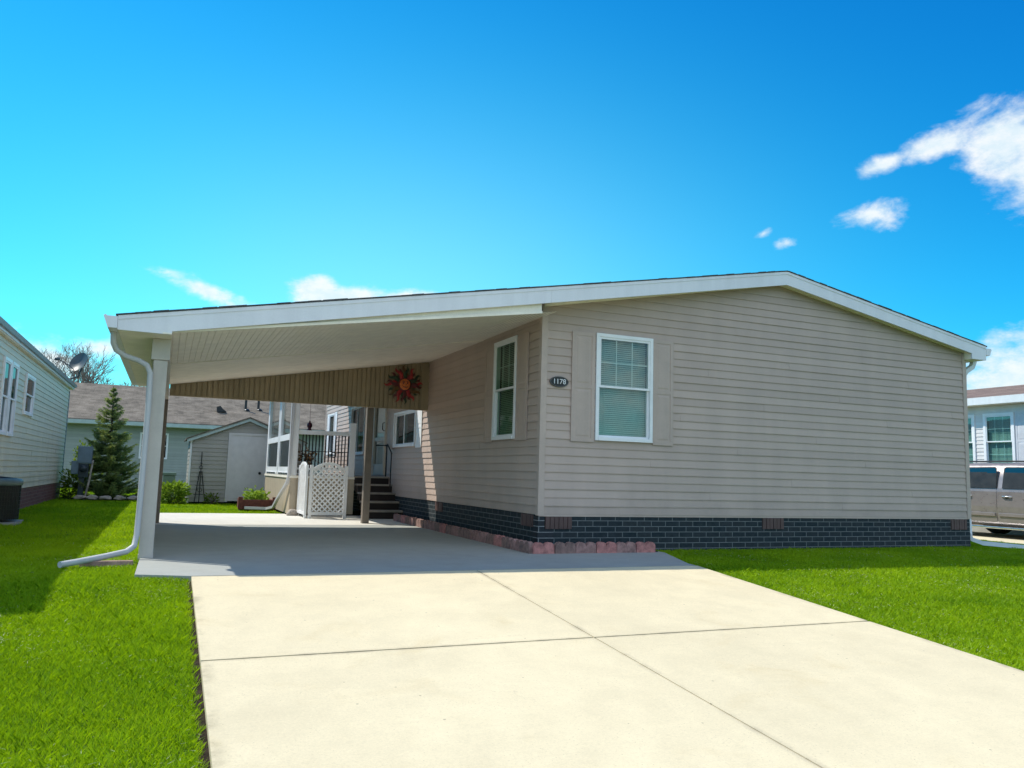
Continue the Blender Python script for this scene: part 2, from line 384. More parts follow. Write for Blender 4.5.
def siding(F, a0, a1, z0, topf, holes=(), e=.1016, out=.0135, zt=None):
    """lap siding courses as real tilted strips, split round openings and clipped under a gable line topf(a)"""
    mb = MB(); z = z0; ci = 0; sd = F.o.x*1.7+F.n.x*.9+1.1
    wav = lambda a, zz_: .0011*math.sin(a*2.3+zz_*41)+.0007*math.sin(a*5.9+zz_*77)
    top = max(topf(a0+(a1-a0)*i/200) for i in range(201))
    while z < top-.01:
        zz = min(z+e, top)
        segs = [(a0, a1)]
        ok = [a0+(a1-a0)*i/400 for i in range(401)]
        ok = [a for a in ok if topf(a) > z+.004]
        if not ok: break
        segs = [(ok[0], ok[-1], z, zz)]
        for (h0, h1, hz0, hz1) in holes:
            ns = []
            for (s0, s1, y0, y1) in segs:
                if h1 <= s0 or h0 >= s1 or hz1 <= y0 or hz0 >= y1: ns.append((s0, s1, y0, y1)); continue
                if h0 > s0: ns.append((s0, h0, y0, y1))
                if h1 < s1: ns.append((h1, s1, y0, y1))
                if hz1 < y1-.003: ns.append((max(s0, h0), min(s1, h1), hz1, y1))
                if hz0 > y0+.003: ns.append((max(s0, h0), min(s1, h1), y0, hz0))
            segs = ns
        ob = lambda q: out-(out-.003)*(q-z)/e
        for (s0, s1, y0, y1) in segs:
            P = F.P; cut = [s0, s1]; q_ = -3.66+((ci//2)*1.37+sd) % 3.66
            while q_ < s1:
                if s0+.15 < q_ < s1-.15: cut.append(q_)
                q_ += 3.66
            cut.sort()
            for pi in range(len(cut)-1):
                c0, c1 = cut[pi], cut[pi+1]; kk = max(4, int((c1-c0)/.3)); pr = .0022*((pi+ci) % 2)
                for i in range(kk):
                    b0 = c0+(c1-c0)*i/kk; b1 = c0+(c1-c0)*(i+1)/kk; w0, w1 = wav(b0, z), wav(b1, z)
                    t0 = min(y1, max(topf(b0), y0+.005)); t1 = min(y1, max(topf(b1), y0+.005)); c = ob(y0)+pr; m_ = min(.012, (min(t0,t1)-y0)*.5)
                    mb.add([P(b0,y0+w0,0),P(b1,y0+w1,0),P(b1,y0+w1,c),P(b0,y0+w0,c),P(b1,y0+w1+m_,c),P(b0,y0+w0+m_,c),P(b1,t1+.001,ob(t1)+pr*.5),P(b0,t0+.001,ob(t0)+pr*.5)],
                           [(0,1,2,3),(3,2,4,5),(5,4,6,7)])
                    if i == 0 and pi > 0: mb.add([P(b0,y0+w0,0),P(b0,y0+w0,c),P(b0,t0,ob(t0)+pr*.5),P(b0,t0,0)], [(0,1,2,3)])
        ci += 1
        z += e
    return mb

def backing(F, poly):
    mb = MB(); mb.add([F.P(a, z, -.004) for a, z in poly], [list(range(len(poly)))]); return mb

def window(F, a0, a1, z0, z1, parent, kind='hung', blinds=True, grid=(3,2), fw=.042, glass=None, label=None, fmat=None, both=False, sash_split=.5):
    """window part: outer frame mesh with sash, grille, pane and blind as sub-parts; sits in a real opening"""
    glass = glass or GLASS; fmat = fmat or WVIN
    fr = MB(); o0, o1 = -.05, .04
    F.box(fr, a0, a0+fw, z0, z1, o0, o1); F.box(fr, a1-fw, a1, z0, z1, o0, o1)
    F.box(fr, a0+fw, a1-fw, z1-fw, z1, o0, o1); F.box(fr, a0+fw, a1-fw, z0, z0+fw, o0, o1+.012)
    w = fr.build('window', fmat, parent, label)
    i0, i1, j0, j1 = a0+fw, a1-fw, z0+fw, z1-fw
    sh = MB(); gr = MB(); pn = MB(); s = .027; gw = .011
    def sash(b0, b1, y0, y1, c, g):
        F.box(sh, b0, b0+s, y0, y1, c-.02, c+.012); F.box(sh, b1-s, b1, y0, y1, c-.02, c+.012)
        F.box(sh, b0+s, b1-s, y0, y0+s, c-.02, c+.012); F.box(sh, b0+s, b1-s, y1-s, y1, c-.02, c+.012)
        pn.add([F.P(b0+s, y0+s, c), F.P(b1-s, y0+s, c), F.P(b1-s, y1-s, c), F.P(b0+s, y1-s, c)], [(0,1,2,3)])
        if g:
            for k in range(1, g[0]):
                x = b0+s+(b1-b0-2*s)*k/g[0]; F.box(gr, x-gw/2, x+gw/2, y0+s, y1-s, c-.012, c-.004)
            for k in range(1, g[1]):
                x = y0+s+(y1-y0-2*s)*k/g[1]; F.box(gr, b0+s, b1-s, x-gw/2, x+gw/2, c-.010, c-.0055)
    if kind == 'hung':
        zm = j0+(j1-j0)*sash_split
        sash(i0, i1, zm-.01, j1, .018, grid); sash(i0, i1, j0, zm+.02, -.012, grid if both else None)
    elif kind == 'slider':
        am = (i0+i1)/2
        sash(i0, am+.02, j0, j1, .018, None); sash(am-.02, i1, j0, j1, -.012, None)
    else: sash(i0, i1, j0, j1, .01, grid)
    sh.build('sash', fmat, w); pn.build('pane', glass, w, recalc=False)
    if gr.v: gr.build('grille', fmat, w)
    if blinds:
        bl = MB(); z = j0+.01; k = 0
        while z < j1-.01:
            t = .008+random.uniform(-.0015, .0015)
            bl.add([F.P(i0+.012, z, -.062+.009), F.P(i1-.012, z, -.062+.009), F.P(i1-.012, z+.021+t*.2, -.062-.006), F.P(i0+.012, z+.021+t*.2, -.062-.006)], [(0,1,2,3)])
            z += .025
        for x in (i0+.12, i1-.12): F.box(bl, x-.002, x+.002, j0, j1, -.05, -.047)
        bl.build('blind', BLIND, w, recalc=False)
    dk = MB(); dk.add([F.P(a0+.01, z0+.01, -.16), F.P(a1-.01, z0+.01, -.16), F.P(a1-.01, z1-.01, -.16), F.P(a0+.01, z1-.01, -.16)], [(0,1,2,3)])
    F.box(dk, a0+.006, a0+.012, z0+.01, z1-.01, -.16, -.05); F.box(dk, a1-.012, a1-.006, z0+.01, z1-.01, -.16, -.05)
    F.box(dk, a0+.012, a1-.012, z1-.012, z1-.006, -.16, -.05); F.box(dk, a0+.012, a1-.012, z0+.006, z0+.012, -.16, -.05)
    dk.build('interior', DARK, w)
    return w

def shutter(F, a0, a1, z0, z1, parent, mat=None, label=None):
    """raised-panel shutter: stiles, rails and two recessed panels"""
    mb = MB(); s = .045; zm = z0+(z1-z0)*.5
    F.box(mb, a0, a0+s, z0, z1, .017, .027); F.box(mb, a1-s, a1, z0, z1, .017, .027)
    for (q0, q1) in ((z0, z0+s), (zm-s/2, zm+s/2), (z1-s, z1)): F.box(mb, a0+s, a1-s, q0, q1, .017, .027)
    for (q0, q1) in ((z0+s, zm-s/2), (zm+s/2, z1-s)):
        F.box(mb, a0+s, a1-s, q0, q1, .017, .0215)
        P = F.P; x0, x1 = a0+s+.02, a1-s-.02; y0, y1 = q0+.02, q1-.02; g = .02
        mb.add([P(x0,y0,.0215),P(x1,y0,.0215),P(x1,y1,.0215),P(x0,y1,.0215),P(x0+g,y0+g,.0262),P(x1-g,y0+g,.0262),P(x1-g,y1-g,.0262),P(x0+g,y1-g,.0262)],
               [(0,1,5,4),(1,2,6,5),(2,3,7,6),(3,0,4,7),(4,5,6,7)])
    return mb.build('shutter', mat or SHUT, parent, label)

# ------------------------------------------------------------------ camera
cam = bpy.data.cameras.new('camera'); co = bpy.data.objects.new('camera', cam); COL.objects.link(co)
co.location = (-4.1096, -8.7491, .86606)
rx, ry, rz = .113229699, -.0282481764, -.401887453
M = Matrix.Rotation(rz, 3, 'Z') @ Matrix.Rotation(rx, 3, 'X') @ Matrix.Rotation(ry, 3, 'Y') @ Matrix.Rotation(math.pi/2, 3, 'X')
co.rotation_euler = M.to_euler()
cam.sensor_width = 36; cam.lens = 802.561*36/1024; cam.clip_start = .05; cam.clip_end = 4000
scn.camera = co

# ------------------------------------------------------------------ light and sky
SUNV = Vector((-.55, .50, 1.0)).normalized()      # towards the sun
sun = bpy.data.lights.new('sun', 'SUN'); sun.energy = 5.0; sun.angle = R(.5); sun.color = (1.0, .945, .84)
so = bpy.data.objects.new('sun', sun); COL.objects.link(so)
so.rotation_euler = (-SUNV).to_track_quat('-Z', 'Y').to_euler()
w = bpy.data.worlds.new('World'); scn.world = w; w.use_nodes = True
t = NT(w.node_tree); bg = w.node_tree.nodes['Background']
sky = t.n('ShaderNodeTexSky', sky_type='NISHITA'); sky.sun_disc = False
sky.sun_elevation = math.asin(SUNV.z); sky.sun_rotation = math.atan2(SUNV.x, SUNV.y)
sky.air_density = 1.0; sky.dust_density = .4; sky.ozone_density = 1.6; sky.altitude = 200
sc = t.n('ShaderNodeSeparateColor'); t.l.new(sky.outputs[0], sc.inputs[0])
SK = .10
def chan(o, gain, gam): return t.m('DIVIDE', t.m('MULTIPLY', t.m('POWER', t.m('MULTIPLY', o, SK), gam), gain), SK)
cc = t.n('ShaderNodeCombineColor')
SKYR, SKYG, SKYB = (1.0, 2.6), (1.75, 1.30), (1.80, .90)
# clouds, laid out by compass direction and elevation
tc = t.n('ShaderNodeTexCoord').outputs['Generated']
nv = t.n('ShaderNodeVectorMath', operation='NORMALIZE'); t.l.new(tc, nv.inputs[0])
sx = t.n('ShaderNodeSeparateXYZ'); t.l.new(nv.outputs[0], sx.inputs[0])
az = t.m('MULTIPLY', t.m('ARCTAN2', sx.outputs[0], sx.outputs[1]), 180/math.pi)
el = t.m('MULTIPLY', t.m('ARCSINE', sx.outputs[2]), 180/math.pi)
# bright haze low over the horizon ahead
ha_ = t.m('DIVIDE', t.m('SUBTRACT', az, 15), 31); he_ = t.m('DIVIDE', t.m('SUBTRACT', el, 9), 18)
hz = t.m('EXPONENT', t.m('MULTIPLY', t.m('ADD', t.m('MULTIPLY', ha_, ha_), t.m('MULTIPLY', he_, he_)), -1))
for i, ((g, p), add) in enumerate(zip((SKYR, SKYG, SKYB), (t.m('MULTIPLY', t.m('MULTIPLY', hz, hz), .20/SK), t.m('MULTIPLY', hz, .36/SK), t.m('MULTIPLY', hz, .12/SK)))):
    t.l.new(t.m('ADD', chan(sc.outputs[i], g, p), add), cc.inputs[i])
mp = t.n('ShaderNodeMapping'); t.l.new(nv.outputs[0], mp.inputs['Vector']); mp.inputs['Scale'].default_value = (1, 1, 1.7)
nz = t.noise(mp.outputs[0], 13, 5, .62, .35); nzf = t.noise(mp.outputs[0], 42, 4, .65)
nzs = t.m('ADD', t.m('MULTIPLY', nz, .72), t.m('MULTIPLY', nzf, .28))
# (az, el, half-width, half-height, tilt deg, weight)
CL = [(55.3, 20.7, 2.4, 1.9, 0, 1.25), (57.6, 19.2, 3.0, 2.5, 0, 1.25), (51.6, 21.2, 2.5, .85, 12, 1.15), (48.4, 20.5, 1.6, .55, 15, 1.0), (47.3, 17.5, 2.2, .75, 2, .95), (42.2, 16.1, 1.0, .42, 6, .9), (40.6, 16.8, .75, .33, 25, .72),
      (2.0, 11.6, 2.7, .62, -15, 1.15), (8.9, 12.3, 1.5, 1.0, 0, 1.35), (11.5, 12.0, 2.8, .75, 4, 1.3), (15.0, 12.2, 2.8, .6, 4, 1.2), (19.0, 12.1, 1.6, .3, 0, 1), (56, 6.8, 3.6, 1.8, 10, 1.15), (58, 9.8, 3.4, .9, 14, 1.0), (-8.0, 6.2, 3.0, 1.5, 0, 1.0), (-4.0, 7.2, 2.6, .8, 0, .85),
      (78, 20, 8, 5, 5, 1.1)]
ae = t.n('ShaderNodeCombineXYZ'); t.l.new(az, ae.inputs[0]); t.l.new(el, ae.inputs[1])
acc = t.m('SUBTRACT', t.m('MULTIPLY', t.ramp(t.m('ABSOLUTE', az), 84, 120), 1.80), 1.0)    # unseen cloud added behind the camera to brighten the shaded front
for (a0, e0, ha, he, tl, wt) in CL:
    mq = t.n('ShaderNodeMapping', vector_type='TEXTURE'); t.l.new(ae.outputs[0], mq.inputs['Vector'])
    mq.inputs['Location'].default_value = (a0, e0, 0); mq.inputs['Rotation'].default_value = (0, 0, R(tl)); mq.inputs['Scale'].default_value = (ha, he, 1)
    ln_ = t.n('ShaderNodeVectorMath', operation='LENGTH'); t.l.new(mq.outputs[0], ln_.inputs[0])
    acc = t.m('MAXIMUM', acc, t.m('MULTIPLY_ADD', ln_.outputs['Value'], -wt, 1.55*wt))
acc = t.m('MAXIMUM', acc, -1.0)
mask = t.ramp(t.m('ADD', t.m('MULTIPLY', acc, .75), t.m('MULTIPLY', t.m('SUBTRACT', nzs, .5), 2.7)), .14, 1.05)
shade = t.ramp(nzf, .3, .75)
ccol = t.mix(shade, (.80/SK, .94/SK, 1.0/SK), (1.02/SK, 1.04/SK, 1.04/SK))
lit = t.m('ADD', 1.0, t.m('MULTIPLY', t.ramp(t.m('ABSOLUTE', az), 70, 120), .55))   # added rear clouds boosted further as fill on the shaded front
lv = t.n('ShaderNodeVectorMath', operation='SCALE'); t.l.new(ccol, lv.inputs[0]); t.l.new(lit, lv.inputs['Scale'])
t.l.new(t.mix(t.m('MULTIPLY', mask, .92), cc.outputs[0], lv.outputs[0]), bg.inputs[0])
bg.inputs[1].default_value = SK
scn.view_settings.view_transform = 'Standard'; scn.view_settings.look = 'None'
scn.cycles.max_bounces = 7; scn.cycles.diffuse_bounces = 5; scn.cycles.glossy_bounces = 3; scn.cycles.transmission_bounces = 3; scn.cycles.transparent_max_bounces = 6
scn.cycles.caustics_reflective = False; scn.cycles.caustics_refractive = False
scn.view_settings.exposure = 0; scn.view_settings.gamma = 1

# ------------------------------------------------------------------ ground, drive, slab
def sstep(x): x = np.clip(x, 0, 1); return x*x*(3-2*x)
def gz(x, y):
    x = np.asarray(x, float); y = np.asarray(y, float)
    z = np.where(y < -1.8, .08*(np.maximum(y, -9.4)+1.8), 0)
    z = z-.26*sstep((x-8.2)/4.6)
    return z
def grid_sheet(name, xs, ys, dz, mat):
    X, Y = np.meshgrid(xs, ys); Z = gz(X, Y)+dz
    n, m = X.shape
    mb = MB(); mb.v = list(map(tuple, np.c_[X.ravel(), Y.ravel(), Z.ravel()]))
    mb.f = [(r*m+c, r*m+c+1, (r+1)*m+c+1, (r+1)*m+c) for r in range(n-1) for c in range(m-1)]; mb.sm = [True]*len(mb.f)
    return mb.build(name, mat, recalc=False)
xs = np.r_[-900, -300, -100, -40, np.arange(-20, 26, .5), 40, 100, 300, 900]
ys = np.r_[-900, -300, -100, -40, -20, np.arange(-12, 40, .4), 60, 150, 300, 900]
tag(grid_sheet('ground', xs, ys, -.045, TURF), 'green turf ground around the homes', None, None, 'structure')

def slab(mb, poly, th=.11, dz=0):
    top = [(x, y, float(gz(x, y))+dz) for x, y in poly]; bot = [(x, y, z-th) for x, y, z in top]
    n = len(poly); mb.add(top+bot, [list(range(n)), list(range(n, 2*n))[::-1]]+[(i, n+i, n+(i+1) % n, (i+1) % n) for i in range(n)])
mb = MB()
jx = -1.450; g = .006
for (ya, yb) in ((-1.80, -3.980), (-4.000, -7.0), (-7.02, -9.4)):
    for (xa, xb) in ((-3.865, jx-g), (jx+g, .965)):
        slab(mb, [(xa, yb), (xb, yb), (xb, ya), (xa, ya)])
tag(mb.build('driveway', CONC), 'pale concrete driveway with dark joints', None, None, 'structure')
mb = MB()
slab(mb, [(-4.28, -1.60), (-3.86, -1.772), (.962, -1.772), (.985, -1.62), (1.44, -.50), (1.44, -.05), (-.02, -.05), (-.02, 4.30), (-4.26, 4.30)])
tag(mb.build('carport_slab', SLABM), 'grey concrete carport slab', None, None, 'structure')
mb = MB(); slab(mb, [(-4.26, 4.315), (-.02, 4.315), (-.02, 7.03), (-1.93, 7.03), (-1.93, 7.5), (-4.26, 7.5)])  # rear of the carport slab, split off to carry the sunlit tone
tag(mb.build('sun_toned_slab', SLABSUN), 'rear end of the carport slab with sunlight put into its paler colour', None, None, 'structure')
mb = MB()
for (ya, yb) in ((-9.4, 1.0), (1.012, 5.0), (5.012, 9.0)): 
    mb.add([(12.35, ya, -.255+.08*(min(ya, -1.8)+1.8)), (15.4, ya, -.255+.08*(min(ya, -1.8)+1.8)), (15.4, yb, -.255+.08*(min(yb, -1.8)+1.8)), (12.35, yb, -.255+.08*(min(yb, -1.8)+1.8))], [(0,1,2,3)])
tag(mb.build('neighbour_driveway', CONC), 'concrete drive under the parked vehicle', None, None, 'structure')
mb = MB(); mb.add([(-900,-17,-.64),(900,-17,-.64),(900,-9.45,-.62),(-900,-9.45,-.62)], [(0,1,2,3)])
tag(mb.build('road', ASPH), 'asphalt street', None, None, 'structure')
mb = MB()
for (xa, xb) in ((-3.91, -3.86), (.96, 1.01)):
    for k in range(12):
        ya = -9.2+k*.62; yb = min(ya+.62, -1.80)
        if ya >= yb: break
        mb.add([(xa,ya,float(gz(xa,ya))-.036),(xb,ya,float(gz(xb,ya))-.036),(xb,yb,float(gz(xb,yb))-.036),(xa,yb,float(gz(xa,yb))-.036)], [(0,1,2,3)])
tag(mb.build('soil_edge', SOIL), 'dark soil gap where the turf meets the driveway', None, None, 'structure')
# soil strip between edging blocks and the brick skirt
mb = MB(); mb.box((-.26,-.42,-.02),(-.003,5.6,.012)); mb.box((-.003,-.42,-.02),(1.4,-.003,.012))
tag(mb.build('soil_bed', SOIL), 'dark soil strip behind the edging', None, None, 'structure')

# ------------------------------------------------------------------ the home
Hm = empty('mobile_home', (3.67, 7, 0), 'taupe vinyl sided manufactured home with charcoal brick skirt and a front window with shutters', 'house')
W, L, ZB = 7.35, 14.4, .41
def ztop(x):
    if x <= 3.65: return 3.05+(x+.21)*(.74/3.86)
    return 3.79-(x-3.65)*.175
FF = Face((0,0,0), (1,0,0), (0,-1,0)); FL = Face((0,0,0), (0,1,0), (-1,0,0)); FR = Face((W,0,0), (0,1,0), (1,0,0)); FB = Face((0,L,0), (1,0,0), (0,1,0))
gab = lambda a: ztop(a)-.10
fwin = (.73, 1.56, 1.325, 2.67)
lwins = [(.73, 1.50, 1.335, 2.68), (5.25, 6.75, 1.34, 2.02), (9.35, 10.85, 1.24, 2.40), (13.0, 13.75, 1.3, 2.4)]
ldoor = (7.38, 8.42, .80, 2.42)
siding(FF, .055, W-.055, ZB, gab, [fwin]).build('front_siding', SID, Hm)
siding(FL, .055, L-.055, ZB, lambda a: 2.95, lwins+[ldoor]).build('side_siding', SID, Hm)
siding(FR, .055, L-.055, ZB, lambda a: 2.95).build('side_siding', SID, Hm)
siding(FB, .055, W-.055, ZB, gab).build('rear_siding', SID, Hm)
mb = MB()
for x0, y0 in ((0,0),(W,0),(0,L),(W,L)):
    sx_ = -1 if x0 == 0 else 1; sy_ = -1 if y0 == 0 else 1
    c = MB(); zt = 2.96
    c.box((x0+sx_*.02, y0+sy_*.02, ZB-.01), (x0-sx_*.06, y0-sy_*.004, zt)); c.box((x0+sx_*.0195, y0-sy_*.0045, ZB-.01), (x0-sx_*.003, y0-sy_*.06, zt))
    c.build('corner_trim', TRIM, Hm)
BAND = MB()
FF.box(BAND, .0, W, ZB-.02, ZB+.002, .0, .012); BAND.build('starter_trim', TRIM, Hm)
# skirt
s1 = MB(); s1.box((.20, -.004, -.1), (W+.0, .08, ZB-.021)); s1.build('front_brick_skirt', BRKX, Hm)
s1 = MB(); s1.box((-.004, .12, -.1), (.08, L, ZB-.004)); s1.build('side_brick_skirt', BRKY, Hm)
s1 = MB(); s1.box((W-.08, .082, -.4), (W+.004, L, ZB-.004)); s1.build('side_brick_skirt', BRKY, Hm)
s1 = MB(); s1.box((.082, L-.08, -.2), (W-.1, L-.002, ZB-.004)); s1.build('rear_brick_skirt', BRKX, Hm)
s1 = MB(); s1.box((-.012, -.012, -.1), (.075, .119, ZB-.022)); s1.box((.0755, -.011, -.1), (.199, .08, ZB-.17)); s1.build('corner_brick', BRKQ, Hm)
def vent(F, a0, a1, z0, z1):
    m_ = MB(); n = 6
    for k in range(n):
        b0 = a0+(a1-a0)*k/n
        F.box(m_, b0+.004, b0+(a1-a0)/n-.004, z0, z1, .001, .018+.003*(k % 2))
    F.box(m_, a0, a1, z0-.004, z1+.004, 0, .008)
    return m_.build('skirt_vent', VENTM, Hm)
vent(FF, .086, .44, .245, .385); vent(FF, 3.33, 3.69, .245, .385); vent(FF, 6.93, 7.27, .235, .385)
vent(FL, .13, .48, .26, .40); vent(FL, 3.6, 3.95, .26, .40)
# windows, shutters
window(FF, *fwin, Hm, label='front double hung window with white blinds')
shutter(FF, .395, .718, 1.30, 2.665, Hm); shutter(FF, 1.572, 1.88, 1.30, 2.665, Hm)
window(FL, *lwins[0], Hm, label='double hung window under the carport', both=False, glass=GLASSG)
shutter(FL, .37, .718, 1.31, 2.67, Hm); shutter(FL, 1.512, 1.85, 1.31, 2.67, Hm)
window(FL, *lwins[1], Hm, 'slider', blinds=False, glass=GLASSD)
shutter(FL, 4.88, 5.22, 1.31, 2.05, Hm, WVIN, 'white shutter beside the slider window'); shutter(FL, 6.78, 7.08, 1.31, 2.05, Hm)
wA = window(FL, *lwins[2], Hm, 'slider', blinds=False, glass=GLASSD)
window(FL, *lwins[3], Hm, 'hung', blinds=False, glass=GLASSD)
shutter(FL, 12.68, 12.98, 1.28, 2.42, Hm, WVIN); shutter(FL, 13.78, 14.06, 1.28, 2.42, Hm, WVIN)
mb = MB(); a0, a1, z0, z1 = ldoor
FL.box(mb, a0, a0+.08, z0, z1, 0, .05); FL.box(mb, a1-.08, a1, z0, z1, 0, .05); FL.box(mb, a0+.08, a1-.08, z1-.08, z1, 0, .05); FL.box(mb, a0+.08, a1-.08, z0, z0+.22, 0, .03); FL.box(mb, a0+.08, a1-.08, 1.5, 1.58, 0, .03)
FL.box(mb, a0+.08, a1-.08, z0+.22, z1-.08, -.03, -.02)
dr = mb.build('door', plain('door_beige', (.62, .56, .47), .4, .06), Hm)
mb = MB(); mb.add([FL.P(a0+.08, z0+.22, .008), FL.P(a1-.08, z0+.22, .008), FL.P(a1-.08, z1-.08, .008), FL.P(a0+.08, z1-.08, .008)], [(0,1,2,3)]); mb.build('pane', GLASSC, dr, recalc=False)
mb = MB(); mb.tube([FL.P(a0+.04, 1.7, .05), FL.P(a0+.04, 1.72, .09), FL.P(a0+.04, 1.85, .09), FL.P(a0+.04, 1.87, .05)], .01, 6); mb.build('handle', IRON, dr)
# roof
def yf(x): return -.72+(x+4.6)*(.555/8.25) if x < 3.65 else -.165+(x-3.65)*.004
YB = L+.3
XL, XR = -.10, 7.65
def roofline(x): return ztop(x)
mb = MB(); th = .185
for (xa, xb) in ((XL, 3.65), (3.65, XR)):
    za, zb_ = ztop(xa), ztop(xb)
    mb.add([(xa,yf(xa),za),(xb,yf(xb),zb_),(xb,YB,zb_),(xa,YB,za),(xa,yf(xa),za-.03),(xb,yf(xb),zb_-.03),(xb,YB,zb_-.03),(xa,YB,za-.03)],
           [(0,1,2,3),(7,6,5,4)])
mb.build('roof', SOFF, Hm, recalc=False)
mb = MB()
for (xa, xb) in ((XL, 3.65), (3.65, XR+.02)):
    za, zb_ = ztop(xa), ztop(xb)
    mb.prism([(xa,za+.002),(xb,zb_+.002),(xb,zb_+.018),(xa,za+.018)], lambda a,b: (a, yf(a)-.022, b), lambda a,b: (a, YB+.02, b))
for k in range(int(8.4/.14)):   # ragged shingle butts showing along the rake
    x = XL+.07+k*.14+random.uniform(-.02,.02)
    if x > XR-.1: break
    z = ztop(x)+.018; q_ = random.uniform(0,.007); h_ = random.uniform(-.004,.005); xa_, xb_ = x-.066, x+.066; mb.prism([(xa_,ztop(xa_)+.006),(xb_,ztop(xb_)+.006),(xb_,ztop(xb_)+.018+h_),(xa_,ztop(xa_)+.018+h_)], lambda a,b: (a,yf(a)-.024-q_,b), lambda a,b: (a,yf(a)+.3,b))
mb.build('shingles', SHIN, Hm)
def fascia(name, xa, xb, box_l=None, box_r=None, n=1):
    m_ = MB(); pts = [xa]+([3.65] if xa < 3.65 < xb else [])+[xb]
    up = [(x, ztop(x)) for x in pts]
    lo = []
    for x in reversed(pts):
        lo.append((x, ztop(x)-th))
    if box_r: # level return at the right end
        lo = [(xb, box_r[1]), (box_r[0], box_r[1]), (box_r[0], ztop(box_r[0])-th)]+lo[1:]
    if box_l:
        lo = lo[:-1]+[(box_l[0], ztop(box_l[0])-th), (box_l[0], box_l[1]), (xa, box_l[1])]
    m_.prism(up+lo, lambda a,b: (a, yf(a)-.012, b), lambda a,b: (a, yf(a)+.012, b))
    return m_
f1 = fascia('fascia', XL+.001, XR, box_r=(7.33, 2.875)).build('fascia', FASC, Hm)
mb = MB(); 
for (xa, xb) in ((XL, 3.65), (3.65, XR)):    # drip edge strip along the top of the fascia
    mb.prism([(xa, ztop(xa)-.035), (xb, ztop(xb)-.035), (xb, ztop(xb)+.0015), (xa, ztop(xa)+.0015)], lambda a,b: (a, yf(a)-.019, b), lambda a,b: (a, yf(a)-.0125, b))
mb.build('drip_edge', FASC, Hm)
mb = MB()
for (xa, xb) in ((.0, 3.65), (3.65, 7.33)):  # rake soffit
    mb.prism([(xa, ztop(xa)-th+.075), (xb, ztop(xb)-th+.075), (xb, ztop(xb)-th+.10), (xa, ztop(xa)-th+.10)], lambda a,b: (a, yf(a)+.0125, b), lambda a,b: (a, .0, b))
    mb.prism([(xa, ztop(xa)-th+.022), (xb, ztop(xb)-th+.022), (xb, ztop(xb)-th+.074), (xa, ztop(xa)-th+.074)], lambda a,b: (a, -.030, b), lambda a,b: (a, -.001, b))
mb.box((7.331, yf(7.4)+.013, 2.893), (7.343, -.001, 3.02)); mb.box((7.331, yf(7.4)+.013, 2.876), (7.645, YB, 2.892)); mb.build('soffit', SOFF, Hm)
mb = MB(); mb.prism([(7.655,2.955),(7.735,2.955),(7.775,3.05),(7.765,3.065),(7.655,3.065)], lambda a,b: (a,yf(7.6)-.015,b), lambda a,b: (a,YB,b)); mb.build('gutter', FASC, Hm)
mb = MB(); mb.bar([(7.70,.10,2.96),(7.70,.10,2.88),(7.66,.10,2.80),(7.50,.085,2.72),(7.435,.085,2.64),(7.435,.085,.10)], .062, .075); mb.bar([(7.435,.085,.16),(7.46,.05,.08),(7.55,-.06,.03),(7.95,-.44,.0)], .085, .06)
mb.build('downspout', FASC, Hm)

# house number plaque on the front wall
pl = empty('number_plaque', (.222, -.02, 2.015), 'small dark oval house number plaque reading 1178 on the front wall', 'plaque')
mb = MB(); n = 40
for (r_, y0, y1) in ((1, -.020, -.032),):
    ring = [(math.cos(2*math.pi*k/n), math.sin(2*math.pi*k/n)) for k in range(n)]
    mb.prism([(.222+.128*a, 2.015+.066*b) for a, b in ring], lambda a,b: (a,y0,b), lambda a,b: (a,y1,b))
mb.build('plate', plain('plaque_dark', (.018,.019,.02), .4, .2), pl)
mb = MB()
for k in range(n):
    a, b = ring[k]; c, d = ring[(k+1) % n]
    mb.add([(.222+.128*a,-.032,2.015+.066*b),(.222+.128*c,-.032,2.015+.066*d),(.222+.122*c,-.037,2.015+.060*d),(.222+.122*a,-.037,2.015+.060*b),(.222+.115*c,-.0325,2.015+.053*d),(.222+.115*a,-.0325,2.015+.053*b)], [(0,1,2,3),(3,2,4,5)])
mb.build('rim', plain('plaque_rim', (.10,.10,.10), .35, .2), pl)
for i, ch in enumerate('1178'):
    cu = bpy.data.curves.new('digit', 'FONT'); cu.body = ch; cu.size = .088; cu.extrude = .003; cu.align_x = 'CENTER'; cu.align_y = 'CENTER'
    tmp = bpy.data.objects.new('digit_curve', cu); COL.objects.link(tmp); bpy.context.view_layer.update()
    me = bpy.data.meshes.new_from_object(tmp.evaluated_get(bpy.context.evaluated_depsgraph_get())); bpy.data.objects.remove(tmp)
    me.transform(Matrix.Translation((-.068+i*.045, -.0155, 0)) @ Matrix.Rotation(math.pi/2, 4, 'X')); me.materials.clear(); me.materials.append(WHITE)
    dg = bpy.data.objects.new('digit', me); COL.objects.link(dg); dg.parent = pl

# ------------------------------------------------------------------ carport
Cp = empty('carport', (-2.2, 2, 0), 'attached carport with sloping white ceiling on clad posts beside the home', 'carport')
CXL, CYB, HY = -4.605, 4.95, 4.62
m_ = fascia('fascia', CXL, XL-.001, box_l=(-4.147, 2.08)); m_.build('fascia', FASC, Cp)
mb = MB(); mb.prism([(CXL, ztop(CXL)-.035), (XL, ztop(XL)-.035), (XL, ztop(XL)+.0015), (CXL, ztop(CXL)+.0015)], lambda a,b: (a, yf(a)-.019, b), lambda a,b: (a, yf(a)-.0125, b)); mb.build('drip_edge', FASC, Cp)
mb = MB()
mb.prism([(CXL,ztop(CXL)-.02),(XL-.002,ztop(XL)-.02),(XL-.002,ztop(XL)),(CXL,ztop(CXL))], lambda a,b: (a,yf(a)+.0125,b), lambda a,b: (a,CYB,b)); mb.build('roof', SOFF, Cp)
mb = MB()
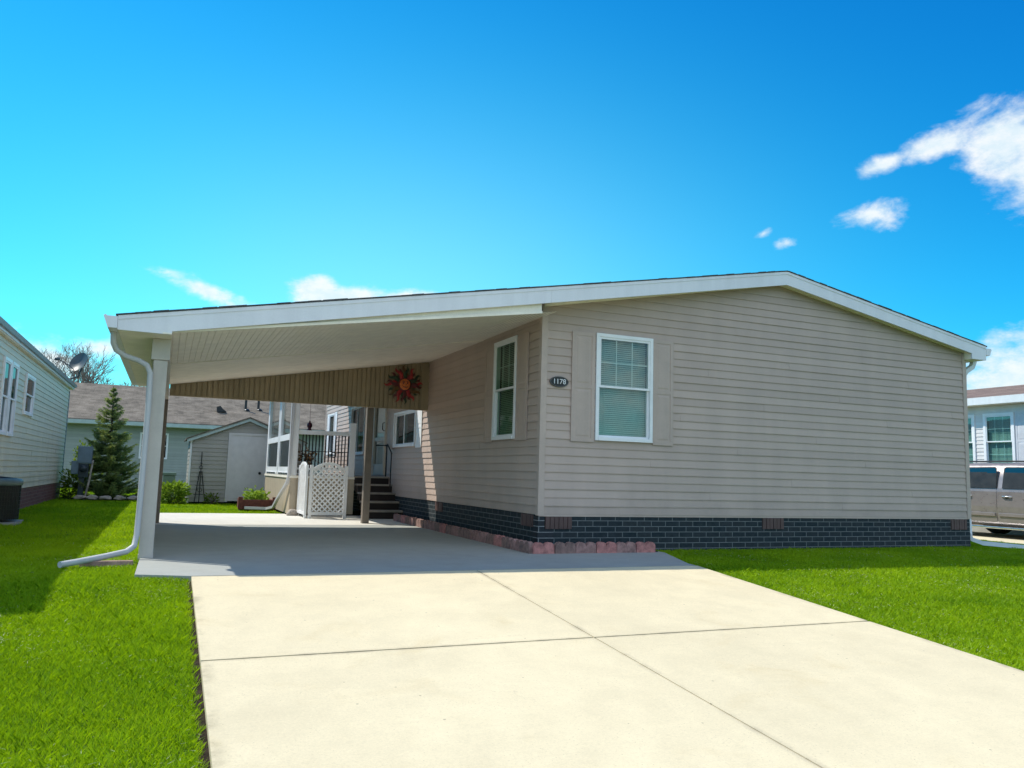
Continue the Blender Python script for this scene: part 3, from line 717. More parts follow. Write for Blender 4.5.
mb.prism([(CXL-.02,ztop(CXL)+.001),(XL-.002,ztop(XL)+.002),(XL-.002,ztop(XL)+.018),(CXL-.02,ztop(CXL)+.014)], lambda a,b: (a,yf(a)-.022,b), lambda a,b: (a,CYB+.02,b))
for k in range(int(4.4/.14)):
    x = CXL+.07+k*.14+random.uniform(-.02,.02); z = ztop(x)+.018; q_ = random.uniform(0,.007); h_ = random.uniform(-.004,.005); xa_, xb_ = x-.066, x+.066; mb.prism([(xa_,ztop(xa_)+.006),(xb_,ztop(xb_)+.006),(xb_,ztop(xb_)+.018+h_),(xa_,ztop(xa_)+.018+h_)], lambda a,b: (a,yf(a)-.024-q_,b), lambda a,b: (a,yf(a)+.3,b))
mb.build('shingles', SHIN, Cp)
def zc(x): return 2.80+.165*x
mb = MB(); x = -4.2; Y0 = 1.98
while x < -.03:   # ribbed ceiling planks running front to back
    xe = min(x+.052, -.006)
    mb.add([(x,yf(x)+.05,zc(x)),(xe,yf(xe)+.05,zc(xe)),(xe,Y0,zc(xe)),(x,Y0,zc(x))], [(0,1,2,3)])
    mb.add([(xe,yf(xe)+.05,zc(xe)),(xe+.004,yf(xe)+.05,zc(xe)+.006),(xe+.004,Y0,zc(xe)+.006),(xe,Y0,zc(xe))], [(0,1,2,3)])
    mb.add([(xe+.004,yf(xe)+.05,zc(xe)+.006),(xe+.011,yf(xe)+.05,zc(xe)+.006),(xe+.012,Y0,zc(xe)+.002),(xe+.004,Y0,zc(xe)+.006)], [(0,1,2,3)])
    x = xe+.012
mb.build('ceiling', SOFF, Cp, recalc=False)
mb = MB()
mb.prism([(-4.2,zc(-4.2)-.008),(-.006,zc(-.006)-.008),(-.006,zc(-.006)+.012),(-4.2,zc(-4.2)+.012)], lambda a,b: (a,Y0+.002,b), lambda a,b: (a,HY-.003,b)); mb.build('rear_ceiling', SOFF, Cp)
mb = MB()   # closing trim between fascia and ceiling, with a small lip at the ceiling edge
mb.prism([(-4.145,zc(-4.145)-.002),(-.2,zc(-.2)-.002),(-.2,ztop(-.2)-th+.03),(-4.145,ztop(-4.145)-th+.03)], lambda a,b: (a,yf(a)+.045,b), lambda a,b: (a,yf(a)+.06,b))
mb.prism([(-4.145,zc(-4.145)-.012),(-.2,zc(-.2)-.012),(-.2,zc(-.2)+.016),(-4.145,zc(-4.145)+.016)], lambda a,b: (a,yf(a)+.025,b), lambda a,b: (a,yf(a)+.0445,b))
mb.build('ceiling_trim', SOFF, Cp)
mb = MB(); mb.box((CXL+.004, yf(CXL)+.0135, 2.081), (-4.149, CYB, 2.095)); mb.box((CXL+.002, yf(CXL)+.0135, 2.096), (CXL+.02, CYB, ztop(CXL)-.021)); mb.build('eave_soffit', SOFF, Cp)
mb = MB(); mb.box((-4.315,-.375,1.875),(-4.1495,4.80,2.0805), bev=.006); mb.build('beam', POSTM, Cp)
mb = MB(); mb.box((-4.292,-.36,-.02),(-4.166,-.235,1.874), bev=.008); mb.box((-4.295,-.363,-.02),(-4.163,-.232,.03)); mb.build('post', POSTM, Cp)
mb = MB(); mb.box((-4.275,4.64,-.02),(-4.15,4.78,1.874), bev=.006); mb.build('post', BROWNP, Cp)
mb = MB(); mb.box((-1.05,4.66,-.02),(-.935,4.78,1.936), bev=.006); mb.build('post', BROWNP, Cp)
mb = MB(); y = -.233
while y < 4.62:    # vertical boards of the side wall
    mb.box((-4.262,y+.003,-.01),(-4.232,y+.147,1.873)); mb.box((-4.245,y+.1475,-.01),(-4.236,y+.1525,1.872)); y += .15
mb.build('side_wall', SOFF, Cp)
mb = MB(); x = -4.14
while x < -.02:    # vertical ribbed header panel, level below and sloped above
    xe = min(x+.056, -.012); 
    mb.prism([(x,1.955),(xe,1.955),(xe,zc(xe)+.02),(x,zc(x)+.02)], lambda a,b: (a,HY,b), lambda a,b: (a,HY+.03,b))
    mb.prism([(xe,1.955),(xe+.022,1.955),(xe+.022,zc(xe)+.02),(xe,zc(xe)+.02)], lambda a,b: (a,HY+.018,b), lambda a,b: (a,HY+.028,b))
    x = xe+.022
mb.box((-4.14,HY-.008,1.938),(-.012,HY+.042,1.9545)); mb.box((-.14,HY-.022,1.937),(-.006,HY-.009,zc(-.14)-.01)); mb.build('header_panel', HEAD, Cp)
mb = MB(); mb.prism([(CXL-.002,2.09),(CXL-.078,2.09),(CXL-.118,2.197),(CXL-.108,2.207),(CXL-.095,2.207),(CXL-.062,2.105),(CXL-.014,2.105),(CXL-.014,2.19),(CXL-.002,2.19)], lambda a,b: (a,yf(CXL)-.03,b), lambda a,b: (a,CYB,b))
mb.prism([(CXL-.002,2.09),(CXL-.078,2.09),(CXL-.118,2.197),(CXL-.002,2.197)], lambda a,b: (a,yf(CXL)-.035,b), lambda a,b: (a,yf(CXL)-.0305,b)); mb.build('gutter', FASC, Cp)
mb = MB(); yd = -.40
mb.tube([(-4.645,yd-.1,2.12),(-4.645,yd-.1,2.05),(-4.642,yd-.07,1.99),(-4.615,yd-.03,1.93),(-4.54,yd,1.885),(-4.42,yd,1.85),(-4.345,yd,1.81),(-4.312,yd,1.74),(-4.306,yd,1.4),(-4.312,yd,.5),(-4.316,yd-.02,.22),(-4.33,yd-.06,.12),(-4.39,yd-.12,.075),(-4.55,yd-.27,.05),(-4.75,yd-.50,.03),(-4.865,yd-.63,.022)], .027, 8)
mb.build('downspout', DOWN, Cp)

# metal sun ornament hung on the header
so_ = empty('sun_ornament', (-.45, HY-.03, 2.36), 'round metal sun with terracotta face and wavy red and green rays on the header', 'wall ornament')
C0 = Vector((-.45, HY-.035, 2.36))
for k in range(24):
    a = 2*math.pi*k/24+.1+random.uniform(-.04,.04); L_ = (.345 if k % 2 == 0 else .30)*random.uniform(.93,1.07); ray = MB(); pts = []; n = 10
    for i in range(n+1):
        f_ = i/n; r_ = .085+(L_-.085)*f_; aa = a+(.20*math.sin(f_*math.pi*1.7)+.25*f_*f_)*(1 if k % 2 else -1)
        wd = .034*(1-f_)**.6*(1+.3*math.sin(f_*3))+.003
        c = C0+Vector((math.cos(aa)*r_, -.012*math.sin(f_*3.1)-.009*(k % 3), math.sin(aa)*r_)); tn = Vector((-math.sin(aa), 0, math.cos(aa)))
        pts += [c+tn*wd, c+Vector((0,-.008*(1-f_),0)), c-tn*wd]
    fs = [(i*3+j, i*3+j+1, i*3+j+4, i*3+j+3) for i in range(n) for j in range(2)]
    ray.add(pts, fs); ray.build('ray', (REDM, MAROON, GREENM, MAROON, REDM, GREENM, OLIVE, MAROON)[k % 8], so_, recalc=False)
mb = MB(); mb.lathe([(.145,-.02),(.14,-.032),(.12,-.036),(.119,-.04)], C0, 28, 'y'); mb.build('rim', MAROON, so_)
mb = MB(); mb.lathe([(.118,-.040),(.112,-.056),(.09,-.07),(.05,-.08),(.01,-.083)], C0, 28, 'y')
mb.lathe([(.001,-.10),(.011,-.098),(.016,-.088),(.018,-.07)], C0+Vector((0,0,-.012)), 10, 'y')
for sx_ in (-1, 1): mb.lathe([(.001,-.083),(.02,-.081),(.028,-.07),(.03,-.05)], C0+Vector((sx_*.062,0,-.03)), 12, 'y')
fc = mb.build('face', TERRA, so_)
mb = MB()
for sx_ in (-1, 1):
    mb.lathe([(.001,-.087),(.014,-.086),(.02,-.076)], C0+Vector((sx_*.042,0,.026)), 12, 'y')
    mb.tube([C0+Vector((sx_*.018,-.084,.05)), C0+Vector((sx_*.042,-.082,.062)), C0+Vector((sx_*.068,-.072,.05))], .006, 5)
mb.tube([C0+Vector((-.05,-.078,-.05)), C0+Vector((-.025,-.084,-.064)), C0+Vector((0,-.086,-.068)), C0+Vector((.025,-.084,-.064)), C0+Vector((.05,-.078,-.05))], .007, 5)
ft = mb.build('features', MAROON, fc)
for o in list(so_.children)+[ft]:
    if o.name.startswith(('rim', 'face', 'features')): o.data.transform(Matrix.Diagonal((.80, 1, .80, 1)))

# ------------------------------------------------------------------ porch with steps
Po = empty('porch', (-1, 8.5, 0), 'raised side porch with tan skirt, white framed windows, black iron railing and dark steps', 'porch')
PX, PY0, PY1, DZ = -1.92, 7.05, 11.3, .77
mb = MB(); mb.box((PX+.002,PY0+.002,.70),(-.018,PY1,DZ)); mb.build('deck', TREAD, Po)
def ribs(mb, a0, a1, fn, z0, z1, p=.1):
    a = a0
    while a < a1-.01:
        b = min(a+p-.012, a1); fn(mb, a, b, z0, z1, .0); 
        if b+.012 <= a1: fn(mb, b, b+.012, z0, z1, .009)
        a += p
mb = MB(); ribs(mb, PY0, PY1, lambda m_,a,b,z0,z1,i: m_.box((PX+i,a,z0),(PX+.03,b,z1)), .02, .699); mb.build('side_skirt', TAN, Po)
mb = MB(); ribs(mb, PX+.031, -.70, lambda m_,a,b,z0,z1,i: m_.box((a,PY0+i,z0),(b,PY0+.03,z1)), .02, .699); mb.build('front_skirt', TAN, Po)
mb = MB(); mb.box((PX-.02,PY0-.02,.7),(PX+.05,PY1,.745)); mb.box((PX+.051,PY0-.02,.7),(-.70,PY0+.04,.745)); mb.build('sill_trim', SOFF, Po)
def post(x, y, s, z0, z1): 
    m_ = MB(); m_.box((x-s,y-s,z0),(x+s,y+s,z1), bev=.006); return m_.build('post', WHITE, Po)
post(PX+.055, PY0+.05, .055, .746, 2.6); post(-.765, PY0+.06, .06, .746, 1.80); post(PX+.06, 9.12, .05, .746, 2.6); post(PX+.06, PY1-.06, .06, .746, 2.6)
FP = Face((PX,0,0), (0,1,0), (-1,0,0))
def pwin(a0, a1):
    fr = MB(); 
    for (b0,b1,z0,z1) in ((a0,a0+.1,.80,2.55),(a1-.1,a1,.80,2.55),(a0+.1,a1-.1,.80,.91),(a0+.1,a1-.1,1.44,1.56),(a0+.1,a1-.1,2.45,2.55)): FP.box(fr, b0,b1,z0,z1,-.06,.0)
    FP.box(fr, a0, a1, .756, .80, -.06, .015)
    w_ = fr.build('window', WVIN, Po)
    for (z0, z1, m_) in ((.91, 1.44, GLASSD), (1.56, 2.45, GLASSC)):
        p = MB(); p.add([FP.P(a0+.1,z0,-.03),FP.P(a1-.1,z0,-.03),FP.P(a1-.1,z1,-.03),FP.P(a0+.1,z1,-.03)], [(0,1,2,3)]); p.build('pane', m_, w_, recalc=False)
    p = MB(); p.add([FP.P(a0+.1,.91,-.034),FP.P(a1-.1,.91,-.034),FP.P(a1-.1,1.44,-.034),FP.P(a0+.1,1.44,-.034)], [(0,1,2,3)]); p.build('screen', DARK, w_, recalc=False)
    v_ = MB()
    for k in range(4):
        c0 = a0+.2+k*(a1-a0-.4)/4; FP.box(v_, c0, c0+(a1-a0-.4)/4*.8, .764, .792, .0155, .022)
    v_.build('weep_cover', METERD, w_)
pwin(7.23, 9.06); pwin(9.18, 11.17)
mb = MB(); mb.box((PX+.112,PY0+.02,1.54),(-.826,PY0+.10,1.62)); mb.build('top_rail', WHITE, Po); mb = MB(); mb.box((PX+.112,PY0+.04,.86),(-.826,PY0+.08,.90)); mb.build('bottom_rail', WHITE, Po)
mb = MB(); n = 15
for k in range(n):
    x = PX+.20+k*(.88/(n-1)); mb.tube([(x,PY0+.06,.895),(x,PY0+.06,1.545)], .012, 6)
for x in (PX+.42, PX+.80): # scroll rings
    mb.tube([(x+.05*math.cos(a),PY0+.06,1.16+.05*math.sin(a)) for a in np.linspace(0,2*math.pi,13)], .007, 5)
mb.tube([(PX+.25,PY0+.06,1.22),(PX+1.11,PY0+.06,1.22)], .007, 5); mb.build('iron_railing', IRON, Po)
for k in range(5):
    y = 5.95+k*.27; z1 = .155*(k+1)
    if k == 4: z1 = DZ-.002
    st = MB(); st.box((-.69,y,.0 if k == 0 else z1-.155),(-.012,y+.262,z1-.035)); 
    s_ = st.build('step', STEPM, Po)
    tr = MB(); tr.box((-.70,y-.028,z1-.034),(-.010,y+.265,z1)); tr.build('tread', TREAD, s_)
mb = MB(); mb.tube([(-.09,7.0,.77),(-.09,7.0,1.38),(-.09,6.95,1.41),(-.09,6.6,1.22)], .014, 6); mb.tube([(-.09,7.0,1.38),(-.04,7.35,1.39)], .012, 6); mb.tube([(-.30,7.05,1.38),(-.09,7.0,1.39)], .012, 6); mb.tube([(-.09,6.62,.53),(-.09,6.62,1.23)], .012, 6); mb.build('handrail', IRON, Po)
mb = MB(); mb.box((-2.12,5.55,2.601),(-.02,11.45,2.66)); mb.box((-2.16,5.53,2.56),(-2.121,11.47,2.70)); mb.build('roof', FASC, Po)  # unseen roof, added and sized to keep the side wall in shade
mb = MB(); mb.bar([(PX-.03,PY0-.015,2.58),(PX-.03,PY0-.015,.76),(PX-.05,7.12,.60),(PX-.13,7.75,.28),(PX-.16,8.1,.10),(PX-.24,8.5,.05),(PX-.62,8.95,.04)], .055, .05); mb.build('downspout', DOWN, Po)

# hanging ornament seen through the porch window
ho = MB(); c = (-1.42, 8.3, 1.72)
ho.lathe([(.012,.16),(.02,.12),(.05,.10),(.055,.04),(.03,.0),(.05,-.04),(.06,-.10),(.03,-.14),(.005,-.15)], c, 12); ho.tube([(c[0],c[1],c[2]+.16),(c[0],c[1],2.60)], .004, 4)
o = ho.build('hanging_feeder', plain('feeder_red', (.10,.015,.03), .4, .2)); center_origin(o, c); tag(o, 'dark red feeder hanging behind the porch side window', 'feeder')
# potted dried flowers standing on the deck behind the railing
fp = empty('flower_pot', (-1.62, 7.28, DZ), 'brown flower pot of dry reddish blooms behind the iron railing', 'flower pot')
mb = MB(); mb.lathe([(.075,0),(.10,.16),(.11,.18),(.105,.20),(.09,.19)], (-1.62,7.28,DZ), 16); mb.build('pot', REDBRICKP, fp)

def leaf_cloud(name, mat, parent, pts, size, up=.4, seed=1, asp=.5):
    """many small leaf-shaped faces with a per-leaf random value"""
    r = np.random.default_rng(seed); n = len(pts); pts = np.asarray(pts, float)
    d = r.normal(size=(n,3)); d[:,2] = np.abs(d[:,2])*up+d[:,2]*(1-up); d /= np.linalg.norm(d,axis=1)[:,None]
    s = np.cross(d, r.normal(size=(n,3))); s /= np.linalg.norm(s,axis=1)[:,None]
    sz = size*(.6+.8*r.random(n))[:,None]
    v = np.stack([pts, pts+d*sz*.5+s*sz*asp*.5, pts+d*sz, pts+d*sz*.5-s*sz*asp*.5], 1).reshape(-1,3)
    return mesh_np(name, mat, parent, v, 4, np.repeat(r.random(n),4))
def mesh_np(name, mat, parent, v, k, rnd):
    off = OFF.get(parent, Vector()) if parent is not None else Vector()
    n = len(v)//k; me = bpy.data.meshes.new(name)
    me.vertices.add(len(v)); me.vertices.foreach_set('co', (v-np.array(off)).astype(np.float32).ravel())
    me.loops.add(len(v)); me.loops.foreach_set('vertex_index', np.arange(len(v), dtype=np.int32))
    me.polygons.add(n); me.polygons.foreach_set('loop_start', np.arange(0,len(v),k,dtype=np.int32))
    a = me.attributes.new('rnd','FLOAT','POINT'); a.data.foreach_set('value', np.asarray(rnd,np.float32))
    me.update(calc_edges=True); me.materials.append(mat)
    o = bpy.data.objects.new(name, me); COL.objects.link(o)
    if parent is not None: o.parent = parent
    OFF[o] = off
    return o
pts = np.array([-1.62,7.28,DZ+.2])+rng.normal(size=(160,3))*np.array([.09,.09,.09])+np.array([0,0,.12])
leaf_cloud('blooms', DRYL, fp, pts, .07, seed=4)['kind'] = 'stuff'

# lattice screen in front of the porch
Lg = empty('lattice_screen', (-1.4, 6, 0), 'white arched lattice screen standing on the slab beside the porch steps', 'screen')
def lattice_panel(P, w_, nm):
    fr = MB(); f_ = .055; H0, H1 = .06, .93
    def bx(a0,a1,z0,z1,c0,c1): 
        vs = [P(a0,z0,c0),P(a1,z0,c0),P(a1,z0,c1),P(a0,z0,c1),P(a0,z1,c0),P(a1,z1,c0),P(a1,z1,c1),P(a0,z1,c1)]
        fr.add(vs, [(3,2,1,0),(4,5,6,7),(0,1,5,4),(1,2,6,5),(2,3,7,6),(3,0,4,7)])
    bx(0,f_,0,H1+.02,-.02,.02); bx(w_-f_,w_,0,H1+.02,-.02,.02); bx(f_,w_-f_,H0,H0+f_,-.02,.02)
    arch = lambda a: H1-.03+.11*math.sin(math.pi*(a-f_)/(w_-2*f_))
    n = 12
    for i in range(n):
        a0 = f_+(w_-2*f_)*i/n; a1 = f_+(w_-2*f_)*(i+1)/n
        vs = [P(a0,arch(a0)-.045,-.02),P(a1,arch(a1)-.045,-.02),P(a1,arch(a1)-.045,.02),P(a0,arch(a0)-.045,.02),P(a0,arch(a0),-.02),P(a1,arch(a1),-.02),P(a1,arch(a1),.02),P(a0,arch(a0),.02)]
        fr.add(vs, [(3,2,1,0),(4,5,6,7),(0,1,5,4),(1,2,6,5),(2,3,7,6),(3,0,4,7)])
    fr.build('frame', WVIN, Lg)
    la = MB(); sp_ = .068; hw = .0125
    x0, x1, z0 = f_, w_-f_, H0+f_
    for sgn, c in ((1,-.006),(-1,.006)):
        k = -40
        while k < 60:
            # line z = z0 + sgn*(a - x0) + k*sp_*1.414
            b = z0+k*sp_*1.414; seg = []
            N = 40; prev = None
            for i in range(N+1):
                a = x0+(x1-x0)*i/N; z = b+sgn*(a-x0)
                if z0 <= z <= arch(a)-.03: seg.append((a,z))
            if len(seg) >= 2:
                (a0,q0),(a1,q1) = seg[0],seg[-1]; dx,dz = -hw*.707*sgn, hw*.707
                la.add([P(a0-dx,q0-dz,c-.004),P(a1-dx,q1-dz,c-.004),P(a1+dx,q1+dz,c-.004),P(a0+dx,q0+dz,c-.004),P(a0-dx,q0-dz,c+.004),P(a1-dx,q1-dz,c+.004),P(a1+dx,q1+dz,c+.004),P(a0+dx,q0+dz,c+.004)],
                       [(3,2,1,0),(4,5,6,7),(0,1,5,4),(1,2,6,5),(2,3,7,6),(3,0,4,7)])
            k += 1
    la.build('lattice', WVIN, Lg)
lattice_panel(lambda a,z,c: (-1.73+a, 6.0-c, z), .68, 'f')
lattice_panel(lambda a,z,c: (-1.775-c, 6.02+a, z), .88, 's')

# ------------------------------------------------------------------ edging blocks
def edging_mesh():
    n = 8; poly = [(0,0),(.262,0)]
    for c in (.1965,.0655):
        for k in range(n+1):
            a = math.pi*k/n; poly.append((c+.064*math.cos(a), .098+.05*math.sin(a)))
    m_ = MB(); m_.prism(poly, lambda a,b: (a-.131,-.028,b-.02), lambda a,b: (a-.131,.028,b-.02)); return m_
pe = edging_mesh()
protos = [pe.build('edging_block', m_) for m_ in (EDG1, EDG2, EDG3)]
used = set()
ords = ['first','second','third','fourth','fifth','sixth']
looks = ['bright pink','brown','dusty brown','bright pink','dusty brown','pink']
for i, mi in enumerate((0,1,2,0,2,0)):
    src = protos[mi]; o = src if mi not in used else src.copy()
    if mi in used: COL.objects.link(o)
    used.add(mi); o.location = (-.14+i*.268, -.44+random.uniform(-.006,.006), random.uniform(-.004,.004)); o.rotation_euler = (random.uniform(-.03,.03), random.uniform(-.01,.01), random.uniform(-.03,.03))
    tag(o, f'{looks[i]} scalloped edging block, {ords[i]} from the house corner along the front wall', 'edging block', 'scalloped edging blocks along the front')
y = -.30; i = 0
while y < 5.35:
    mi = (1,2,1,0,1,2,2,1)[i % 8]; src = protos[mi]; o = src.copy(); COL.objects.link(o)
    o.location = (-.285+random.uniform(-.006,.006), y, random.uniform(-.004,.004)); o.rotation_euler = (0, random.uniform(-.02,.02), math.pi/2+random.uniform(-.03,.03))
    far = y > 5.2
    tag(o, 'sunlit scalloped edging block at the far end of the carport row' if far else 'scalloped edging block in the shaded row along the carport wall', 'edging block', None if far else 'edging blocks along the carport wall')
    if far and 'group' in o: del o['group']
    if not far: o['group'] = 'edging blocks along the carport wall'
    y += .268; i += 1

# ------------------------------------------------------------------ generic neighbour home
def skirt_box(mb, F, a0, a1, z0, z1): F.box(mb, a0, a1, z0, z1, -.06, -.004)
# left neighbour
LX = -6.575; LY0, LY1 = -.9, 15.0
Ln = empty('neighbour_home', (LX-3, 7, 0), 'cream sided neighbouring home at the left edge with reddish skirt', 'house')
FN = Face((LX,0,0), (0,1,0), (1,0,0))
lw = [(5.85, 6.45, 1.28, 2.50), (6.52, 7.12, 1.28, 2.50), (8.05, 9.05, 1.72, 2.47), (1.0, 2.0, 1.2, 2.4)]
siding(FN, LY0, LY1, .37, lambda a: 2.79, lw).build('side_siding', LHS, Ln)
FNB = Face((LX,LY1,0), (-1,0,0), (0,1,0)); FNF = Face((LX,LY0,0), (-1,0,0), (0,-1,0))
gl = lambda a: 2.72+.17*min(a, 6.6-a)
siding(FNF, 0, 6.6, .37, gl).build('end_siding', LHS, Ln); siding(FNB, 0, 6.6, .37, gl).build('end_siding', LHS, Ln)
mb = MB(); mb.box((LX-.01,LY1-.06,.36),(LX+.022,LY1+.02,2.72)); mb.box((LX-.01,LY0-.02,.36),(LX+.022,LY0+.06,2.72)); mb.build('corner_trim', METER, Ln)
mb = MB(); mb.box((LX-6.55,LY0+.03,-.1),(LX-.004,LY1-.03,.368)); mb.build('brick_skirt', REDBY, Ln)
for k, q in enumerate(lw): window(FN, *q, Ln, 'hung', blinds=(k != 2), glass=GLASSD, grid=None, fw=.05)
mb = MB()
EX = LX+.07
mb.prism([(EX,2.93),(LX-3.3,2.93+.17*3.55),(LX-6.85,2.93)], lambda a,b: (a,LY0-.3,b), lambda a,b: (a,LY1+.3,b)); mb.build('roof', SHIN, Ln)
mb = MB(); mb.box((EX+.001,LY0-.3,2.80),(EX+.02,LY1+.3,2.945)); mb.build('fascia', FASC, Ln)
mb = MB(); mb.prism([(EX+.021,2.84),(EX+.06,2.84),(EX+.08,2.91),(EX+.021,2.91)], lambda a,b: (a,LY0-.3,b), lambda a,b: (a,LY1+.3,b)); mb.build('gutter', plain('left_gutter',(.25,.33,.36),.4,.15), Ln)
mb = MB(); mb.box((LX+.0,LY0-.28,2.785),(EX,LY1+.28,2.799)); mb.build('soffit', SOFF, Ln)
# dish on its eave
Ds = empty('satellite_dish', (-6.4, 14.6, 3.0), 'dark grey satellite dish mounted on the eave of the left home', 'satellite dish')
dc = Vector((-6.34, 14.5, 3.42)); dirv = Vector((-.42, -.62, .38)).normalized()
q = dirv.to_track_quat('Z','Y').to_matrix()
mb = MB(); n, k = 28, 7; rings = []
for i in range(k+1):
    r_ = .27*i/k; rings.append([dc+q@Vector((r_*.88*math.cos(a), r_*1.06*math.sin(a), .07*(i/k)**2)) for a in [2*math.pi*j/n for j in range(n)]])
mb.add([p for g_ in rings for p in g_], [(i*n+j,i*n+(j+1)%n,(i+1)*n+(j+1)%n,(i+1)*n+j) for i in range(k) for j in range(n)], True)
mb.add([p-dirv*.012 for g_ in rings for p in g_], [(i*n+j,(i+1)*n+j,(i+1)*n+(j+1)%n,i*n+(j+1)%n) for i in range(k) for j in range(n)], True)
mb.add(rings[-1]+[p-dirv*.012 for p in rings[-1]], [(j,(j+1)%n,n+(j+1)%n,n+j) for j in range(n)])
mb.build('reflector', DISHM, Ds, recalc=False)
mb = MB(); mb.tube([(-6.62,14.6,2.98),(-6.36,14.56,3.08),(-6.30,14.56,3.28),tuple(dc-dirv*.02)], .025, 8); mb.box((-6.70,14.52,2.96),(-6.54,14.68,2.99)); mb.build('mast', DISHM, Ds)
tip = dc+Vector((-.50,-.12,.06)); mb = MB(); mb.tube([dc+q@Vector((0,-.25,.05)), dc*.5+tip*.5-Vector((0,0,.10)), tip], .012, 6); mb.build('feed_arm', DISHM, Ds)
mb = MB(); mb.lathe([(.03,-.06),(.045,-.05),(.045,.03),(.03,.06)], tip, 12, 'x'); mb.build('feed_horn', DISHM, Ds)

# rear neighbour across the back
Rn = empty('rear_home', (-4, 28, 0), 'long low home across the back with a brown shingle roof and teal grey siding', 'house')
RY0, RX0, RX1, RE, RR, RY2 = 25, -17, 4.5, 2.52, 4.20, 29
FRn = Face((RX0,RY0,0), (1,0,0), (0,-1,0))
rw = [(11.9, 12.9, 1.1, 2.1), (3, 4.2, 1.1, 2.1)]
siding(FRn, 0, RX1-RX0, .0, lambda a: RE, rw).build('front_siding', RHS, Rn)
FRl = Face((RX0,RY0,0),(0,1,0),(-1,0,0)); FRr = Face((RX1,RY0,0),(0,1,0),(1,0,0))
for F_ in (FRl, FRr): siding(F_, 0, 8, 0, lambda a: RE+.42*min(a,8-a)-.05).build('end_siding', RHS, Rn)
for q_ in rw: window(FRn, *q_, Rn, 'hung', blinds=False, glass=GLASSD, grid=None)
mb = MB(); mb.prism([(RY0-.45,RE-.02),(RY2,RR),(RY0+8.45,RE-.02),(RY0+8.45,RE-.12),(RY2,RR-.1),(RY0-.45,RE-.12)], lambda a,b: (RX0-.4,a,b), lambda a,b: (RX1+.4,a,b)); mb.build('roof', SHINR, Rn)
GUT = plain('teal_gutter', (.42,.52,.50), .4, .08)
mb = MB(); mb.box((RX0-.4,RY0-.58,RE-.20),(RX1+.4,RY0-.455,RE-.06)); mb.build('gutter', GUT, Rn)
mb = MB(); mb.box((RX0-.38,RY0-.45,RE-.21),(RX1+.38,RY0-.02,RE-.19)); mb.build('soffit', SOFF, Rn)
def roofz(y): return RE-.02+(RR-RE+.02)*(y-RY0+.45)/4.45
def rooftop(px_x, y): return (px_x, y, roofz(y))
x, y = -2.20, 26.15; z = roofz(y)
mb = MB(); mb.prism([(-.16,-.02),(.20,.02),(.06,.12),(-.04,.24),(-.18,.20)], lambda a,b: (x+a,y-.14,z+b), lambda a,b: (x+a,y+.14,z+b)); mb.build('roof_vent', BLACK, Rn)
for (x, y, h) in ((-1.22,26.5,.50),(-.70,26.6,.58)):
    z = roofz(y); mb = MB(); mb.tube([(x,y,z-.05),(x,y,z+h)], .05, 8); v_ = mb.build('vent_pipe', BLACK, Rn)
    mb = MB(); mb.lathe([(.12,-.0),(.09,.04),(.055,.07)], (x+.05,y,z+.01), 10); mb.build('flashing', METERD, v_)

# right neighbour
Pn = empty('right_home', (19, 6, -.3), 'white sided home behind the parked vehicle at the right edge', 'house')
QX = 16.0; FQ = Face((QX,0,0), (0,1,0), (-1,0,0)); Q0, Q1 = -1.5, 16
qw = [(5.22, 6.08, 1.35, 2.86), (6.33, 7.19, 1.35, 2.86), (1.2, 2.4, 1.35, 2.86), (11, 12.4, 1.35, 2.86)]
siding(FQ, Q0, Q1, .12, lambda a: 3.12, qw).build('side_siding', RWS, Pn)
for F_ in (Face((QX,Q0,0),(1,0,0),(0,-1,0)), Face((QX,Q1,0),(1,0,0),(0,1,0))): siding(F_, 0, 9, .12, lambda a: 3.12+.18*min(a,9-a)).build('end_siding', RWS, Pn)
for k, q_ in enumerate(qw): window(FQ, *q_, Pn, 'hung', blinds=True, glass=GLASSR, grid=(3,2), both=True, fw=.07)
shutter(FQ, 4.80, 5.19, 1.33, 2.88, Pn, plain('pale_shutter', (.62,.62,.64), .5, .06))
mb = MB(); mb.box((QX+.005,Q0+.05,-.45),(QX+8.9,Q1-.05,.118)); mb.build('skirt', POSTM, Pn)
mb = MB(); mb.prism([(QX-.32,3.28),(QX+4.6,3.28+.18*4.92),(QX+9.4,3.28),(QX+9.4,3.2),(QX+4.6,3.2+.18*4.92),(QX-.32,3.2)], lambda a,b: (a,Q0-.3,b), lambda a,b: (a,Q1+.3,b)); mb.build('roof', SHINP, Pn)
mb = MB(); mb.box((QX-.345,Q0-.3,3.08),(QX-.321,Q1+.3,3.275)); mb.build('fascia', WHITE, Pn)
mb = MB(); mb.box((QX-.32,Q0-.28,3.075),(QX-.02,Q1+.28,3.09)); mb.build('soffit', SOFF, Pn)

# ------------------------------------------------------------------ shed
Sh = empty('garden_shed', (-2.28, 13.3, 0), 'small grey sided garden shed with white gable trim and plain white door', 'shed')
SY, SX0, SX1, SE, SA = 12.15, -3.59, -.97, 1.57, 2.10
FS = Face((SX0,SY,0), (1,0,0), (0,-1,0)); sw = SX1-SX0
sg = lambda a: SE+(SA-SE)*(1-abs(a-sw/2)/(sw/2))-.03
siding(FS, .03, sw-.03, .02, sg, [(.84,1.80,.02,1.72)], e=.1).build('front_siding', SHEDS, Sh)
for F_ in (Face((SX0,SY,0),(0,1,0),(-1,0,0)), Face((SX1,SY,0),(0,1,0),(1,0,0))): siding(F_, .03, 2.4, .02, lambda a: SE-.02, e=.1).build('side_siding', SHEDS, Sh)
siding(Face((SX0,SY+2.43,0),(1,0,0),(0,1,0)), .03, sw-.03, .02, sg, e=.1).build('rear_siding', SHEDS, Sh)
